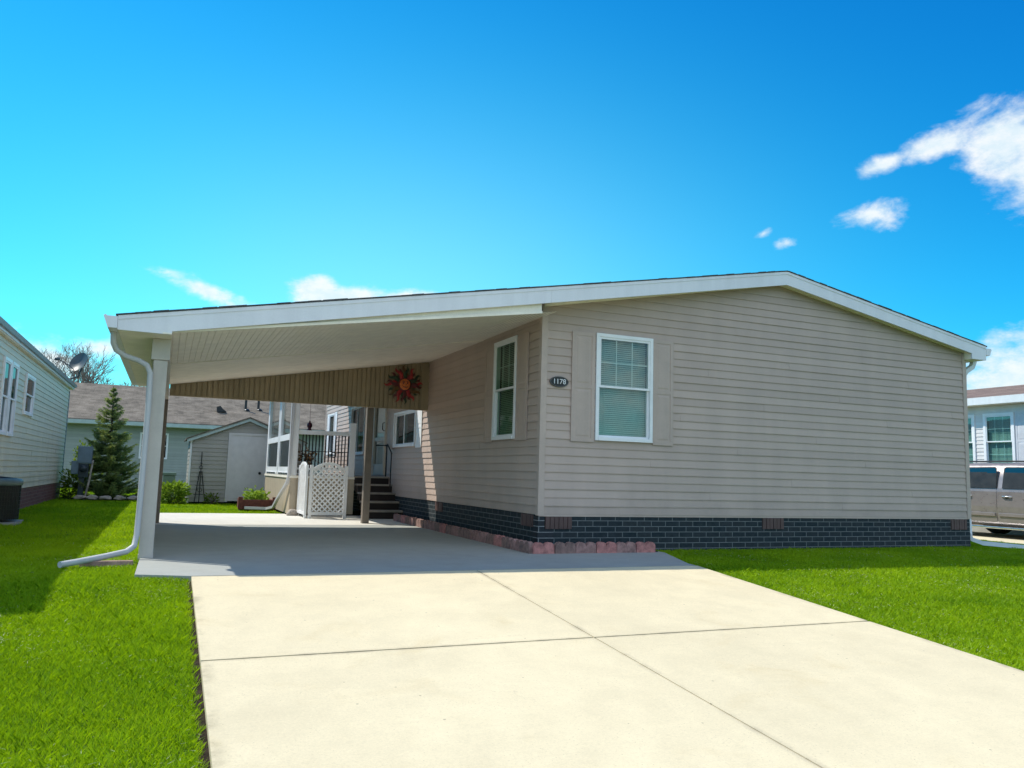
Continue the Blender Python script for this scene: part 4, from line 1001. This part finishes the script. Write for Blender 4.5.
for x in (SX0, SX1):
    s_ = 1 if x == SX0 else -1
    c = MB(); c.box((x-s_*.02,SY-.022,.0),(x+s_*.022,SY+.02,SE-.02)); c.build('corner_trim', WHITE, Sh)
for s_ in (-1, 1):
    c = MB(); xc = (SX0+SX1)/2; xo = xc+s_*(sw/2+.10)
    zo = SE-(SA-SE)*.10/(sw/2)
    c.prism([(xc,SA),(xo,zo),(xo,zo-.09),(xc,SA-.09)], lambda a,b: (a,SY-.10,b), lambda a,b: (a,SY-.075,b)); c.build('gable_trim', GUT, Sh)
c = MB(); xc = (SX0+SX1)/2; c.prism([(xc,SA+.02),(xc+sw/2+.12,SE-.03),(xc+sw/2+.12,SE-.06),(xc,SA-.02),(xc-sw/2-.12,SE-.06),(xc-sw/2-.12,SE-.03)], lambda a,b: (a,SY-.12,b), lambda a,b: (a,SY+2.55,b)); c.build('roof', SHINR, Sh)
c = MB(); FS.box(c, .845, .90, .03, 1.715, 0, .03); FS.box(c, 1.74, 1.795, .03, 1.715, 0, .03); FS.box(c, .90, 1.74, 1.66, 1.715, 0, .03); FS.box(c, .90, 1.74, .05, 1.66, -.01, .012); FS.box(c, .97, 1.67, .12, 1.6, .0125, .018)
d_ = c.build('door', DOORW, Sh)
c = MB(); c.lathe([(.01,-.055),(.03,-.05),(.035,-.035),(.015,-.02),(.03,-.012)], (SX0+1.62,SY,.74), 12, 'y'); c.build('handle', IRON, d_)
# trellis leaning on it
tr = MB(); ty = SY-.07
for (a, b) in (((-3.44,ty,0),(-3.36,ty,.75)), ((-3.20,ty,0),(-3.31,ty,.75)), ((-3.335,ty,0),(-3.335,ty+.02,1.22))): tr.tube([a,b], .010, 6)
for z, hw in ((.2,.13),(.42,.10),(.62,.075),(.74,.05),(.95,.03)): tr.tube([(-3.335-hw,ty-.008,z),(-3.335+hw,ty-.008,z)], .008, 5)
for z, r_ in ((.31,.05),(.85,.04)): tr.tube([(-3.335+r_*math.cos(a),ty-.012,z+r_*math.sin(a)) for a in np.linspace(0,2*math.pi,13)], .006, 5)
o = tr.build('trellis', BLACK); center_origin(o, (-3.33,ty,0)); tag(o, 'thin dark garden trellis standing against the grey shed', 'trellis')
# planter box
Pb = empty('planter_box', (-2.28,9.5,0), 'low red timber planter bed of green leaves beside the porch', 'planter')
for nm, a, b in (('front_board',(-2.62,9.10,0),(-1.95,9.15,.20)),('rear_board',(-2.62,9.95,0),(-1.95,10.0,.20)),('end_board',(-2.62,9.151,0),(-2.57,9.949,.20)),('end_board',(-2.0,9.151,0),(-1.95,9.949,.20))):
    m_ = MB(); m_.box(a,b,bev=.005); m_.build(nm, REDBRICKP, Pb)
for x in (-2.63,-1.94):
    m_ = MB(); m_.box((x-.045,9.06,0),(x+.045,9.098,.26)); m_.build('corner_post', REDBRICKP, Pb)
m_ = MB(); m_.box((-2.57,9.15,.0),(-2.0,9.95,.15)); m_.build('soil', SOIL, Pb)
r = np.random.default_rng(5); pts = np.c_[r.uniform(-2.5,-2.08,420), r.uniform(9.2,9.7,420), .15+np.abs(r.normal(0,.11,420))]
o = leaf_cloud('leafy_plant', LIMEL, None, pts, .10, seed=6); center_origin(o, (-2.28,9.45,.15)); tag(o, 'bright green leafy plant growing in the red planter', 'plant')
def rock(c, s, label, mat=STONE, seed=0):
    r = np.random.default_rng(seed); import bmesh
    bm = bmesh.new(); bmesh.ops.create_icosphere(bm, subdivisions=3, radius=1)
    ph = r.uniform(0,6,6)
    for v in bm.verts:
        p = v.co.copy(); k = 1+.16*math.sin(2.3*p.x+ph[0])*math.sin(2.9*p.y+ph[1])+.10*math.sin(5*p.z+ph[2]+3*p.x)
        v.co = Vector((p.x*s[0]*k, p.y*s[1]*k, max(p.z,-.35)*s[2]*k))
    me = bpy.data.meshes.new('rock'); bm.to_mesh(me); bm.free(); me.materials.append(mat)
    for p in me.polygons: p.use_smooth = True
    o = bpy.data.objects.new('rock', me); o.location = c; COL.objects.link(o); tag(o, label, 'rock'); return o
rock((-1.88,6.88,.03), (.11,.09,.09), 'pale rock at the foot of the porch corner', seed=3)
# stones round the spruce
rs = [(-6.0,13.55),(-5.72,13.42),(-5.42,13.36),(-5.1,13.38),(-4.8,13.5)]
for i, (x, y) in enumerate(rs):
    o = rock((x,y,.03), (.14,.10,.07), 'flat pale stone in the ring under the spruce', seed=10+i); o['group'] = 'stones ringing the spruce bed'

m_ = MB(); m_.box((-4.74,-.80,-.03),(-4.32,-.73,.022), bev=.008)
o = m_.build('landscape_timber', plain('weathered_timber', (.34,.22,.18), .9, .3, 14)); center_origin(o, (-4.5,-.765,0)); tag(o, 'short weathered timber lying in the grass beside the front carport post', 'timber')
# ------------------------------------------------------------------ spruce
Sp = empty('spruce_tree', (-5.45,14.2,0), 'young blue green spruce tree between the left home and the rear home', 'tree')
H = 2.86
mb = MB(); mb.tube([(-5.45,14.2,-.05),(-5.45,14.2,.8),(-5.46,14.2,1.9),(-5.50,14.2,H)], [.055,.045,.025,.006], 8); mb.build('trunk', BARK, Sp)
r = np.random.default_rng(21); P0 = []; br = MB(); nd_p = []; nd_d = []; nd_l = []
z = .10
while z < H-.05:
    nb = 11 if z < 1.7 else 7
    base = r.uniform(0,6.28); env = 1.0*(1-z/H)**1.12+.012
    for k in range(nb):
        a = base+2*math.pi*k/nb+r.normal(0,.18); Lb = env*r.uniform(.62,1.22); zz = z+r.normal(0,.035)
        d = np.array([math.cos(a), math.sin(a), 0]); o_ = np.array([-5.45-.04*z/H,14.2,zz]); n = max(4,int(Lb/.05)); pp = []
        lift = .30 if z > H*.6 else .02
        for i in range(n+1):
            f_ = i/n; pp.append(o_+d*Lb*f_+np.array([0,0,Lb*(lift*f_-.42*f_*(1-f_)*1.2+.12*f_*f_)]))
        br.tube(pp, [.012*(1-.8*i/n)+.002 for i in range(n+1)], 4, cap=False)
        for i in range(1,n+1):
            p = pp[i]; side = np.array([-d[1],d[0],0])
            for s_ in (-1,1,0):
                for tw in range(2):
                    ln = min((.19*(1-i/n)+.07), Lb*.55)*r.uniform(.6,1.25); dd = side*s_*r.uniform(.7,1)+d*r.uniform(.5,1.0)+np.array([0,0,r.uniform(-.25,.25)]); dd /= np.linalg.norm(dd)
                    m_ = max(3,int(ln/.016))
                    for j in range(m_):
                        q_ = p+dd*ln*j/m_; nd_p.append(q_); nd_d.append(dd); nd_l.append(ln)
    z += .155 if z < 1.9 else .13
br.build('branches', BARK, Sp, recalc=False)
P_ = np.array(nd_p); D_ = np.array(nd_d); n = len(P_)
P_ = np.repeat(P_, 2, 0); D_ = np.repeat(D_, 2, 0); n = len(P_)
rv = r.normal(size=(n,3)); nd = D_*.75+rv*.55; nd /= np.linalg.norm(nd,axis=1)[:,None]
sd = np.cross(nd, r.normal(size=(n,3))); sd /= np.linalg.norm(sd,axis=1)[:,None]
ln = r.uniform(.03,.055,n)[:,None]
v = np.stack([P_-sd*.006, P_+sd*.006, P_+nd*ln], 1).reshape(-1,3)
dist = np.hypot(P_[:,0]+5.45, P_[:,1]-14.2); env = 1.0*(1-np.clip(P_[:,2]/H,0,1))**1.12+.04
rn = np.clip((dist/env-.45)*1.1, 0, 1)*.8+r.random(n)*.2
mesh_np('crown', SPRUCE, Sp, v, 3, np.repeat(rn,3))

# shrubs
def shrub(name, c, rad, n, mat, size, label, cat='shrub', seed=1, asp=.5):
    r = np.random.default_rng(seed); root = empty(name, (c[0],c[1],0), label, cat)
    u = r.normal(size=(n,3)); u /= np.linalg.norm(u,axis=1)[:,None]; k = r.random(n)**.4
    lob = 1+.25*np.sin(3*np.arctan2(u[:,1],u[:,0])+seed)+.2*np.sin(5*u[:,2]+seed*2)
    pts = np.c_[c[0]+u[:,0]*rad[0]*k*lob, c[1]+u[:,1]*rad[1]*k*lob, np.maximum(c[2]+u[:,2]*rad[2]*k*lob, .02)]
    leaf_cloud('foliage', mat, root, pts, size, seed=seed, asp=asp)
    st = MB()
    for i in range(7):
        q_ = pts[r.integers(n)]; st.tube([(c[0]+r.normal()*.03,c[1]+r.normal()*.03,-.03),(c[0]*.5+q_[0]*.5,c[1]*.5+q_[1]*.5,q_[2]*.6),tuple(q_)], [.009,.006,.003], 5)
    st.build('stems', BARK, root); return root
shrub('leafy_shrub', (-3.92,12.0,.20), (.28,.26,.27), 900, LIMEL, .10, 'low bright green leafy shrub beside the left corner of the shed', seed=3)
shrub('leafy_shrub', (-6.25,14.0,.28), (.22,.25,.36), 700, SHRUBL, .08, 'yellow green shrub behind the meter stand by the left home', seed=5)
shrub('leafy_shrub', (-6.15,15.9,.8), (.35,.35,.5), 700, SHRUBL, .08, 'taller yellow green shrub behind the corner of the left home', seed=8)
shrub('small_plant', (-3.05,11.95,.1), (.16,.1,.12), 160, SHRUBL, .07, 'tiny sprouting plant at the foot of the shed wall', 'plant', seed=9)
# mulch stuff under spruce
mb = MB(); n = 26; mb.add([(-5.4,14.1,-.005)]+[(-5.4+.95*math.cos(2*math.pi*k/n),14.1+.7*math.sin(2*math.pi*k/n),-.02) for k in range(n)], [(0,k+1,(k+1)%n+1) for k in range(n)])
tag(mb.build('mulch_bed', SOIL), 'mulch bed under the spruce', None, None, 'structure')

# ------------------------------------------------------------------ utility pedestal, cover box and condenser
Me = empty('meter_stand', (-6.0,13.6,0), 'blue grey electric meter stand on a leaning post in front of the spruce', 'meter stand')
m_ = MB(); m_.box((-6.12,13.55,.86),(-5.80,13.72,1.28), bev=.012); b_ = m_.build('breaker_box', METER, Me)
c = MB(); c.box((-6.10,13.535,.90),(-5.82,13.549,1.25)); c.box((-5.98,13.52,1.05),(-5.94,13.534,1.10)); c.build('cover', METER, b_)
m_ = MB(); m_.box((-6.24,13.58,.60),(-6.06,13.72,.92), bev=.012); m_.build('junction_box', METER, Me)
m_ = MB(); m_.box((-6.08,13.56,.52),(-5.86,13.72,.858), bev=.01); m_.lathe([(.085,-.02),(.085,-.07),(.06,-.10),(.01,-.105)], (-5.97,13.57,.74), 16, 'y'); m_.build('meter', METERD, Me)
m_ = MB(); m_.box((-6.06,13.60,-.05),(-5.94,13.72,.519)); m_.build('post', METERD, Me)
m_ = MB(); m_.tube([(-5.78,13.62,.95),(-5.83,13.60,.4),(-5.90,13.58,-.03)], .025, 8); m_.build('conduit', STONE, Me)
m_ = MB(); m_.box((-4.16,13.0,0),(-3.88,13.25,.62), bev=.03); m_.box((-4.18,12.98,.62),(-3.86,13.27,.70), bev=.02)
o = m_.build('utility_pedestal', plain('pedestal_green', (.16,.24,.18), .5, .1)); center_origin(o, (-4.02,13.12,0)); tag(o, 'squat pale green utility pedestal behind the leafy shrub by the shed', 'utility box')
Ac = empty('air_conditioner', (-6.25,4.95,0), 'round dark air conditioner unit on the shaded lawn at the left edge', 'air conditioner')
ax, ay = -6.40, 4.95
m_ = MB(); m_.box((ax-.38,ay-.38,-.05),(ax+.38,ay+.38,.0)); m_.build('pad', SLABM, Ac)
m_ = MB(); n = 60
m_.lathe([(.345,.031),(.345,.52)], (ax,ay,0), 40); m_.build('coil', ACM, Ac)
m_ = MB()
for k in range(n):
    a = 2*math.pi*k/n; m_.tube([(ax+.362*math.cos(a),ay+.362*math.sin(a),.03),(ax+.362*math.cos(a),ay+.362*math.sin(a),.52)], .005, 4, cap=False)
for z in np.arange(.06,.52,.06): m_.tube([(ax+.364*math.cos(a),ay+.364*math.sin(a),z) for a in np.linspace(0,2*math.pi,41)], .004, 4, cap=False)
m_.build('guard', ACM, Ac)
m_ = MB(); m_.lathe([(.375,.52),(.385,.54),(.385,.58),(.36,.61),(.30,.62)], (ax,ay,0), 40, cap=False); m_.build('top_ring', ACT, Ac)
m_ = MB()
for r_ in np.arange(.05,.31,.03): m_.tube([(ax+r_*math.cos(a),ay+r_*math.sin(a),.62+.03*(1-r_/.3)) for a in np.linspace(0,2*math.pi,33)], .004, 4, cap=False)
for k in range(8): a = k*math.pi/4; m_.tube([(ax,ay,.65),(ax+.30*math.cos(a),ay+.30*math.sin(a),.62)], .006, 4)
m_.lathe([(.30,.47),(.29,.48),(.0,.48)], (ax,ay,0), 24, cap=False); m_.build('fan_grille', BLACK, Ac)

# ------------------------------------------------------------------ bare trees behind the rear roof
def bare_tree(c, Ht, seed, label):
    r = random.Random(seed); root = empty('bare_tree', c, label, 'tree'); tk = MB(); cr = MB()
    def grow(p, d, ln, rad, dep):
        pts = [p]; n = 4
        for i in range(n):
            d = (d+Vector((r.gauss(0,.12),r.gauss(0,.12),r.gauss(.05,.06)))).normalized(); pts.append(pts[-1]+d*ln/n)
        (tk if dep == 0 else cr).tube(pts, [rad*(1-.45*i/n) for i in range(n+1)], 6 if dep < 2 else 3, cap=False)
        if dep >= 6: return
        for k in range(r.choice((3,3,4)) if dep < 4 else 3):
            ax_ = Vector((r.gauss(0,1),r.gauss(0,1),r.gauss(0,.5))).normalized(); nd_ = (d+ax_*r.uniform(.45,.8)); nd_.z = max(nd_.z,.1); 
            grow(pts[-1 if k < 2 else r.choice((2,3))], nd_.normalized(), ln*r.uniform(.62,.82), max(rad*.58,.009), dep+1)
    grow(Vector(c), Vector((0,0,1)), Ht*.27, Ht*.022, 0)
    tk.build('trunk', BARKP, root, recalc=False); cr.build('crown', BARKP, root, recalc=False)
bare_tree((-8.6,37,0), 7.9, 2, 'leafless pale tree over the rear roof, nearest the satellite dish')
bare_tree((-7.5,38,0), 7.8, 5, 'leafless pale tree over the rear roof, middle one of three')
bare_tree((-6.3,37.5,0), 7.2, 9, 'leafless pale tree over the rear roof, closest to the carport downspout')

# ------------------------------------------------------------------ parked SUV
Su = empty('parked_suv', (14.6,3.5,-.26), 'silver tan sport utility vehicle parked on the drive beyond the right corner of the home', 'car')
SXa = 13.6; G = -.255; DY = .09; HW = .98; CX = SXa+HW
# side outline: stations y (front is towards -Y)
st = [ # y, z_bottom, z_belt, z_top, halfwidth scale
 (.62,.50,.80,.84,.80),(.70,.38,.92,1.00,.90),(.95,.32,1.00,1.06,.97),(1.85,.27,1.06,1.12,1.0),(2.12,.27,1.10,1.17,1.0),(2.55,.27,1.14,1.44,1.0),(2.90,.27,1.15,1.68,1.0),(3.30,.27,1.15,1.715,1.0),(4.0,.27,1.15,1.725,1.0),(4.9,.27,1.16,1.72,1.0),(5.9,.32,1.17,1.69,.99),(6.32,.42,1.17,1.60,.97),(6.44,.46,1.12,1.30,.95)]
body = MB(); rows = []
for (y, zb_, zl, zt, k) in st:
    tum = (zt-zl)*.28 if zt-zl > .15 else .05
    half = [(.86*k,zb_),(.97*k,zb_+.10),(1.0*k,zb_+.35*(zl-zb_)+.05),(.99*k,zl-.06),(.965*k,zl),(.965*k-tum*.35,zl+(zt-zl)*.38),(.94*k-tum*.85,zl+(zt-zl)*.88),(.88*k-tum,zt-.008),(.5*k-tum*.3,zt+.02)]
    rows.append([(CX-HW*a,y,z+G) for a,z in half]+[(CX,y,zt+.028+G)]+[(CX+HW*a,y,z+G) for a,z in reversed(half)])
m = len(rows[0]); body.add([p for r_ in rows for p in r_], [(i*m+j,i*m+j+1,(i+1)*m+j+1,(i+1)*m+j) for i in range(len(rows)-1) for j in range(m-1)], True)
body.add(rows[0], [list(range(m))]); body.add(rows[-1], [list(range(m))[::-1]])
body.add([p for r_ in rows for p in (r_[0], r_[-1])], [(2*i,2*i+1,2*i+3,2*i+2) for i in range(len(rows)-1)])
body.build('body', PAINT, Su)
def sidex(zrel, off=0): # x of the near side at height zrel (cabin zone, tumblehome)
    if zrel <= 1.15: return SXa+.012-off
    f_ = min(1,(zrel-1.15)/.575); return SXa+HW*(.035+.045*f_*2.0)-off
def side_poly(pts, name, mat, parent, off, side=1, th=.0):
    m_ = MB(); q_ = []
    for (y,z) in pts:
        x = sidex(z, off); q_.append((x if side == 1 else 2*CX-x, y, z+G))
    m_.add(q_, [list(range(len(q_)))]); 
    if th: 
        m_ = MB(); n = len(q_); q2 = [(x+th*side,y,z) for x,y,z in q_]
        m_.add(q_+q2, [list(range(n)), list(range(n,2*n))[::-1]]+[(i,(i+1)%n,n+(i+1)%n,n+i) for i in range(n)])
    return m_.build(name, mat, parent)
for side in (1,-1):
    doors = []
    for nm, y0, y1 in (('door',2.74,4.05),('door',4.07,5.04)):
        m_ = MB(); x = SXa-.003
        for (za,zb_,o0,o1) in ((.36,.72,.022,.004),(.72,1.06,.004,.012),(1.06,1.14,.012,.028)):
            xs_ = [SXa+o0-.009, SXa+o1-.009]; xs_ = [v if side == 1 else 2*CX-v for v in xs_]
            m_.add([(xs_[0],y0,za+G),(xs_[0],y1,za+G),(xs_[1],y1,zb_+G),(xs_[1],y0,zb_+G)], [(0,1,2,3)], True)
        d_ = m_.build(nm, PAINT, Su); doors.append(d_)
        hy = y1-.235; h_ = MB(); xx = SXa-.014 if side == 1 else 2*CX-SXa+.014
        h_.tube([(xx+.012*side,hy-.11,.95+G),(xx-.022*side,hy-.08,.955+G),(xx-.022*side,hy+.08,.955+G),(xx+.012*side,hy+.11,.95+G)], .016, 8); h_.build('handle', CHROME, d_)
        h_ = MB(); h_.lathe([(.045,0),(.03,.004)] , (xx+.004*side,hy,.945+G), 12, 'x'); h_.build('handle_cup', BLACK, d_)
        mo = MB(); xx0 = SXa-.024 if side == 1 else 2*CX-SXa+.024
        mo.box((xx0,y0+.03,.50+G),(xx0+.03*side,y1-.03,.575+G), bev=.008); mo.build('moulding', CHROME if nm == 'x' else PAINT, d_)
    for pts in ([(2.42,1.17),(3.90,1.17),(3.89,1.585),(3.84,1.61),(3.06,1.61),(2.94,1.59)], [(4.09,1.17),(4.98,1.17),(5.0,1.60),(4.15,1.61),(4.11,1.58)], [(5.13,1.19),(6.16,1.20),(6.06,1.55),(5.16,1.60)]):
        cy = sum(p[0] for p in pts)/len(pts); cz = sum(p[1] for p in pts)/len(pts)
        g_ = side_poly([(cy+(y-cy)*1.05,cz+(z-cz)*1.12) for y,z in pts], 'window_seal', BLACK, Su, .012, side)
        side_poly(pts, 'window', CARG, Su, .017, side)
    rb = MB(); xx = SXa-.10 if side == 1 else 2*CX-SXa+.10
    rb.box((xx,2.15,.215+G),(xx+.17*side,4.95,.265+G), bev=.015); rb.build('running_board', CHROME, Su)
    lt = MB(); xx = SXa+.05 if side == 1 else 2*CX-SXa-.05
    lt.box((xx-.03*side,.66,.78+G),(xx+.28*side,.80,.98+G), bev=.02); lt.build('headlight', LENS, Su)
    lt = MB(); lt.box((xx-.03*side,6.36,.90+G),(xx+.14*side,6.465,1.22+G), bev=.015); lt.build('taillight', REDLENS, Su)
    mr = MB(); mr.box((xx-.22*side,2.52,1.20+G),(xx-.04*side,2.62,1.38+G), bev=.03); mr.build('mirror', PAINT, Su)
    rl = MB(); xx = SXa+.26 if side == 1 else 2*CX-SXa-.26
    rl.tube([(xx,3.05,1.70+G),(xx,3.15,1.765+G),(xx,5.7,1.765+G),(xx,5.85,1.70+G)], .02, 6); rl.build('roof_rail', BLACK, Su)
    for wy in (1.42,5.42):
        ar = MB(); xx = SXa-.006 if side == 1 else 2*CX-SXa+.006
        ar.lathe([(.43,0),(.42,.05*side)], (xx,wy,.40+G), 28, 'x'); ar.build('wheel_arch', BLACK, Su)
        ty_ = MB(); s_ = side
        ty_.lathe([(.24,.0),(.36,-.004*s_),(.385,.03*s_),(.385,.20*s_),(.36,.23*s_)], (xx-.02*s_,wy,.385+G), 32, 'x'); w_ = ty_.build('wheel', RUBBER, Su)
        rm = MB(); rm.lathe([(.245,-.003*s_),(.22,.01*s_),(.20,.035*s_)], (xx-.02*s_,wy,.385+G), 24, 'x'); rm.lathe([(.06,-.01*s_),(.05,-.02*s_)], (xx-.02*s_,wy,.385+G), 16, 'x')
        for k in range(6):
            a = k*math.pi/3; rm.tube([(xx-.02*s_,wy+.04*math.cos(a),.385+G+.04*math.sin(a)),(xx-.022*s_,wy+.225*math.cos(a),.385+G+.225*math.sin(a))], .026, 6)
        rm.build('rim', CHROME, w_)
wsn = MB(); wsn.add([(CX-.80,2.16,1.175+G),(CX+.80,2.16,1.175+G),(CX+.64,2.84,1.675+G),(CX-.64,2.84,1.675+G)], [(0,1,2,3)])
wsn.add([(CX-.70,6.43,1.22+G),(CX+.70,6.43,1.22+G),(CX+.62,6.355,1.56+G),(CX-.62,6.355,1.56+G)], [(0,1,2,3)]); wsn.build('windscreen', CARG, Su)
gr = MB(); 
for k in range(4): gr.box((CX-.55,.585,.66+k*.07+G),(CX+.55,.63,.69+k*.07+G))
gr.build('grille', CHROME, Su)
bp = MB(); bp.box((CX-.93,.52,.42+G),(CX+.93,.70,.60+G), bev=.04); bp.build('bumper', PAINT, Su)
bp = MB(); bp.box((CX-.93,6.38,.44+G),(CX+.93,6.56,.64+G), bev=.04); bp.build('bumper', PAINT, Su)

# ------------------------------------------------------------------ grass
CAMP = np.array([-4.11,-8.75,.866])
def inside(x, y):
    ok = np.ones(len(x), bool)
    w1 = .012*np.sin(x*23)+.010*np.sin(y*31+1)+.008*np.sin(y*67)
    ok &= ~((x > -3.882+w1*1.1) & (x < 1.008-w1) & (y < -1.76))
    # carport slab with its slanted front corners
    yl = np.interp(x, [-4.3,-3.86,1.0], [-1.57,-1.72,-1.8])
    xr = np.interp(y, [-1.80,-1.62,-.5,0], [.975,1.0,1.445,1.46])
    ok &= ~((x > -4.31+w1) & (x < xr) & (y > yl+.02+w1*2) & (y < 7.52+w1))
    ok &= ~((x > -.0) & (x < 7.36) & (y > -.02) & (y < 14.45))
    ok &= ~((x > -13.2) & (x < LX) & (y > LY0) & (y < LY1))
    ok &= ~((x > SX0) & (x < SX1) & (y > SY) & (y < SY+2.5)); ok &= ~((x > PX) & (x < 0) & (y > 5) & (y < PY1))
    ok &= ~((x > -2.65) & (x < -1.9) & (y > 9.05) & (y < 10.02))
    ok &= ~((x > 12.33) & (x < 15.42)); ok &= ~(y > 24.9); ok &= ~((x > 15.9))
    ok &= ~(((x+5.4)/.9)**2+((y-14.1)/.65)**2 < 1); ok &= ~((x-ax)**2+(y-ay)**2 < .2)
    return ok
def lawn(name, x0, x1, y0, y1, dens, label, hscale=1.0, seed=1):
    r = np.random.default_rng(seed); n = int((x1-x0)*(y1-y0)*dens)
    x = r.uniform(x0,x1,n); y = r.uniform(y0,y1,n); k = inside(x,y); x, y = x[k], y[k]
    d = np.sqrt((x-CAMP[0])**2+(y-CAMP[1])**2)
    kp = r.random(len(x)) < np.clip((5.0/d)**1.25, 0, 1); x, y, d = x[kp], y[kp], d[kp]; n = len(x)
    z = gz(x,y)-.045
    cl = .5+.5*np.sin(x*7.1+np.sin(y*5.3)*1.7)*np.sin(y*6.7+np.sin(x*4.1)*1.9)
    h = (.024+.014*r.random(n)+.008*cl)*hscale; wd = .0016*np.clip(d/4.5,1,4.5)*(.7+.6*r.random(n))
    tuft = np.clip(np.sin(x*13+2*np.sin(y*9))*np.sin(y*11+1.7*np.sin(x*8))-.55,0,1)*1.6; h = h*(1+tuft*r.random(n)); a = r.uniform(0,2*math.pi,n); ln = r.uniform(.25,1.15,n)*h; la = r.uniform(0,2*math.pi,n)
    bx, by = np.cos(a)*wd, np.sin(a)*wd; tx, ty_ = np.cos(la)*ln, np.sin(la)*ln
    v = np.stack([np.c_[x-bx,y-by,z], np.c_[x+bx,y+by,z], np.c_[x+bx*.7+tx*.4,y+by*.7+ty_*.4,z+h*.6], np.c_[x+tx,y+ty_,z+h], np.c_[x-bx*.7+tx*.4,y-by*.7+ty_*.4,z+h*.6]],1).reshape(-1,3)
    # mown stripes, clumps and stray bleached blades
    patch = .5+.30*np.sin(x*1.3+.7*np.sin(y*1.9))*np.sin(y*1.1+.5*np.sin(x*2.3))+.22*np.sin(x*4.7+1.1*np.sin(y*3.3))*np.sin(y*4.1+.9*np.sin(x*5.3))
    rn = np.clip(.02+.75*patch+.60*(r.random(n)-.35)+.12*cl, 0, 1)
    o = mesh_np(name, GRASSM, None, v, 5, np.repeat(rn,5)); tag(o, label, None, None, 'stuff'); o['kind'] = 'stuff'; o['category'] = 'grass'
    return o
lawn('grass', -7.6, -3.86, -7.4, 2.0, 15000, 'short green lawn grass left of the driveway', seed=1)
lawn('grass', -11, -1.9, 2.0, 25, 5200, 'lawn grass behind the carport and around the shed', seed=2)
lawn('grass', .9, 12.4, -6.8, 9, 12000, 'short green lawn grass in front of the home on the right', seed=3)

# pale dry blades lying in loose patches over the lawn
STRAW = leaf_mat('straw_blade', (.34, .36, .14), (.62, .62, .42), .3)
def straw(x0, x1, y0, y1, n, label, seed):
    r = np.random.default_rng(seed); x = r.uniform(x0,x1,n*6); y = r.uniform(y0,y1,n*6); k = inside(x,y); x, y = x[k], y[k]
    p = .5+.5*np.sin(x*2.9+1.3*np.sin(y*1.7))*np.sin(y*2.3+.9*np.sin(x*3.1)); d = np.hypot(x-CAMP[0], y-CAMP[1])
    k = (r.random(len(x)) < p**2.2*np.clip(5/d,0,1)); x, y, d = x[k][:n], y[k][:n], d[k][:n]; n = len(x)
    z = gz(x,y)-.045+r.uniform(.022,.036,n); a = r.uniform(0,6.28,n); L_ = r.uniform(.012,.04,n); wd = .0014*np.clip(d/4.5,1,4)
    dx, dy = np.cos(a), np.sin(a); dz = r.uniform(-.1,.4,n)*L_
    v = np.stack([np.c_[x-dy*wd,y+dx*wd,z], np.c_[x+dy*wd,y-dx*wd,z], np.c_[x+dx*L_,y+dy*L_,z+dz]],1).reshape(-1,3)
    o = mesh_np('dry_grass', STRAW, None, v, 3, np.repeat(r.random(n),3)); tag(o, label, None, None, 'stuff'); return o
straw(-7.2, -3.87, -7.2, 1.5, 5200, 'pale dry blades scattered in the left lawn', 31)
straw(.95, 11, -6.6, -.2, 9000, 'pale dry blades scattered in the right lawn', 32)
straw(-4.75, -4.31, -.95, -.1, 420, 'dry grass patch beside the front carport post', 33)
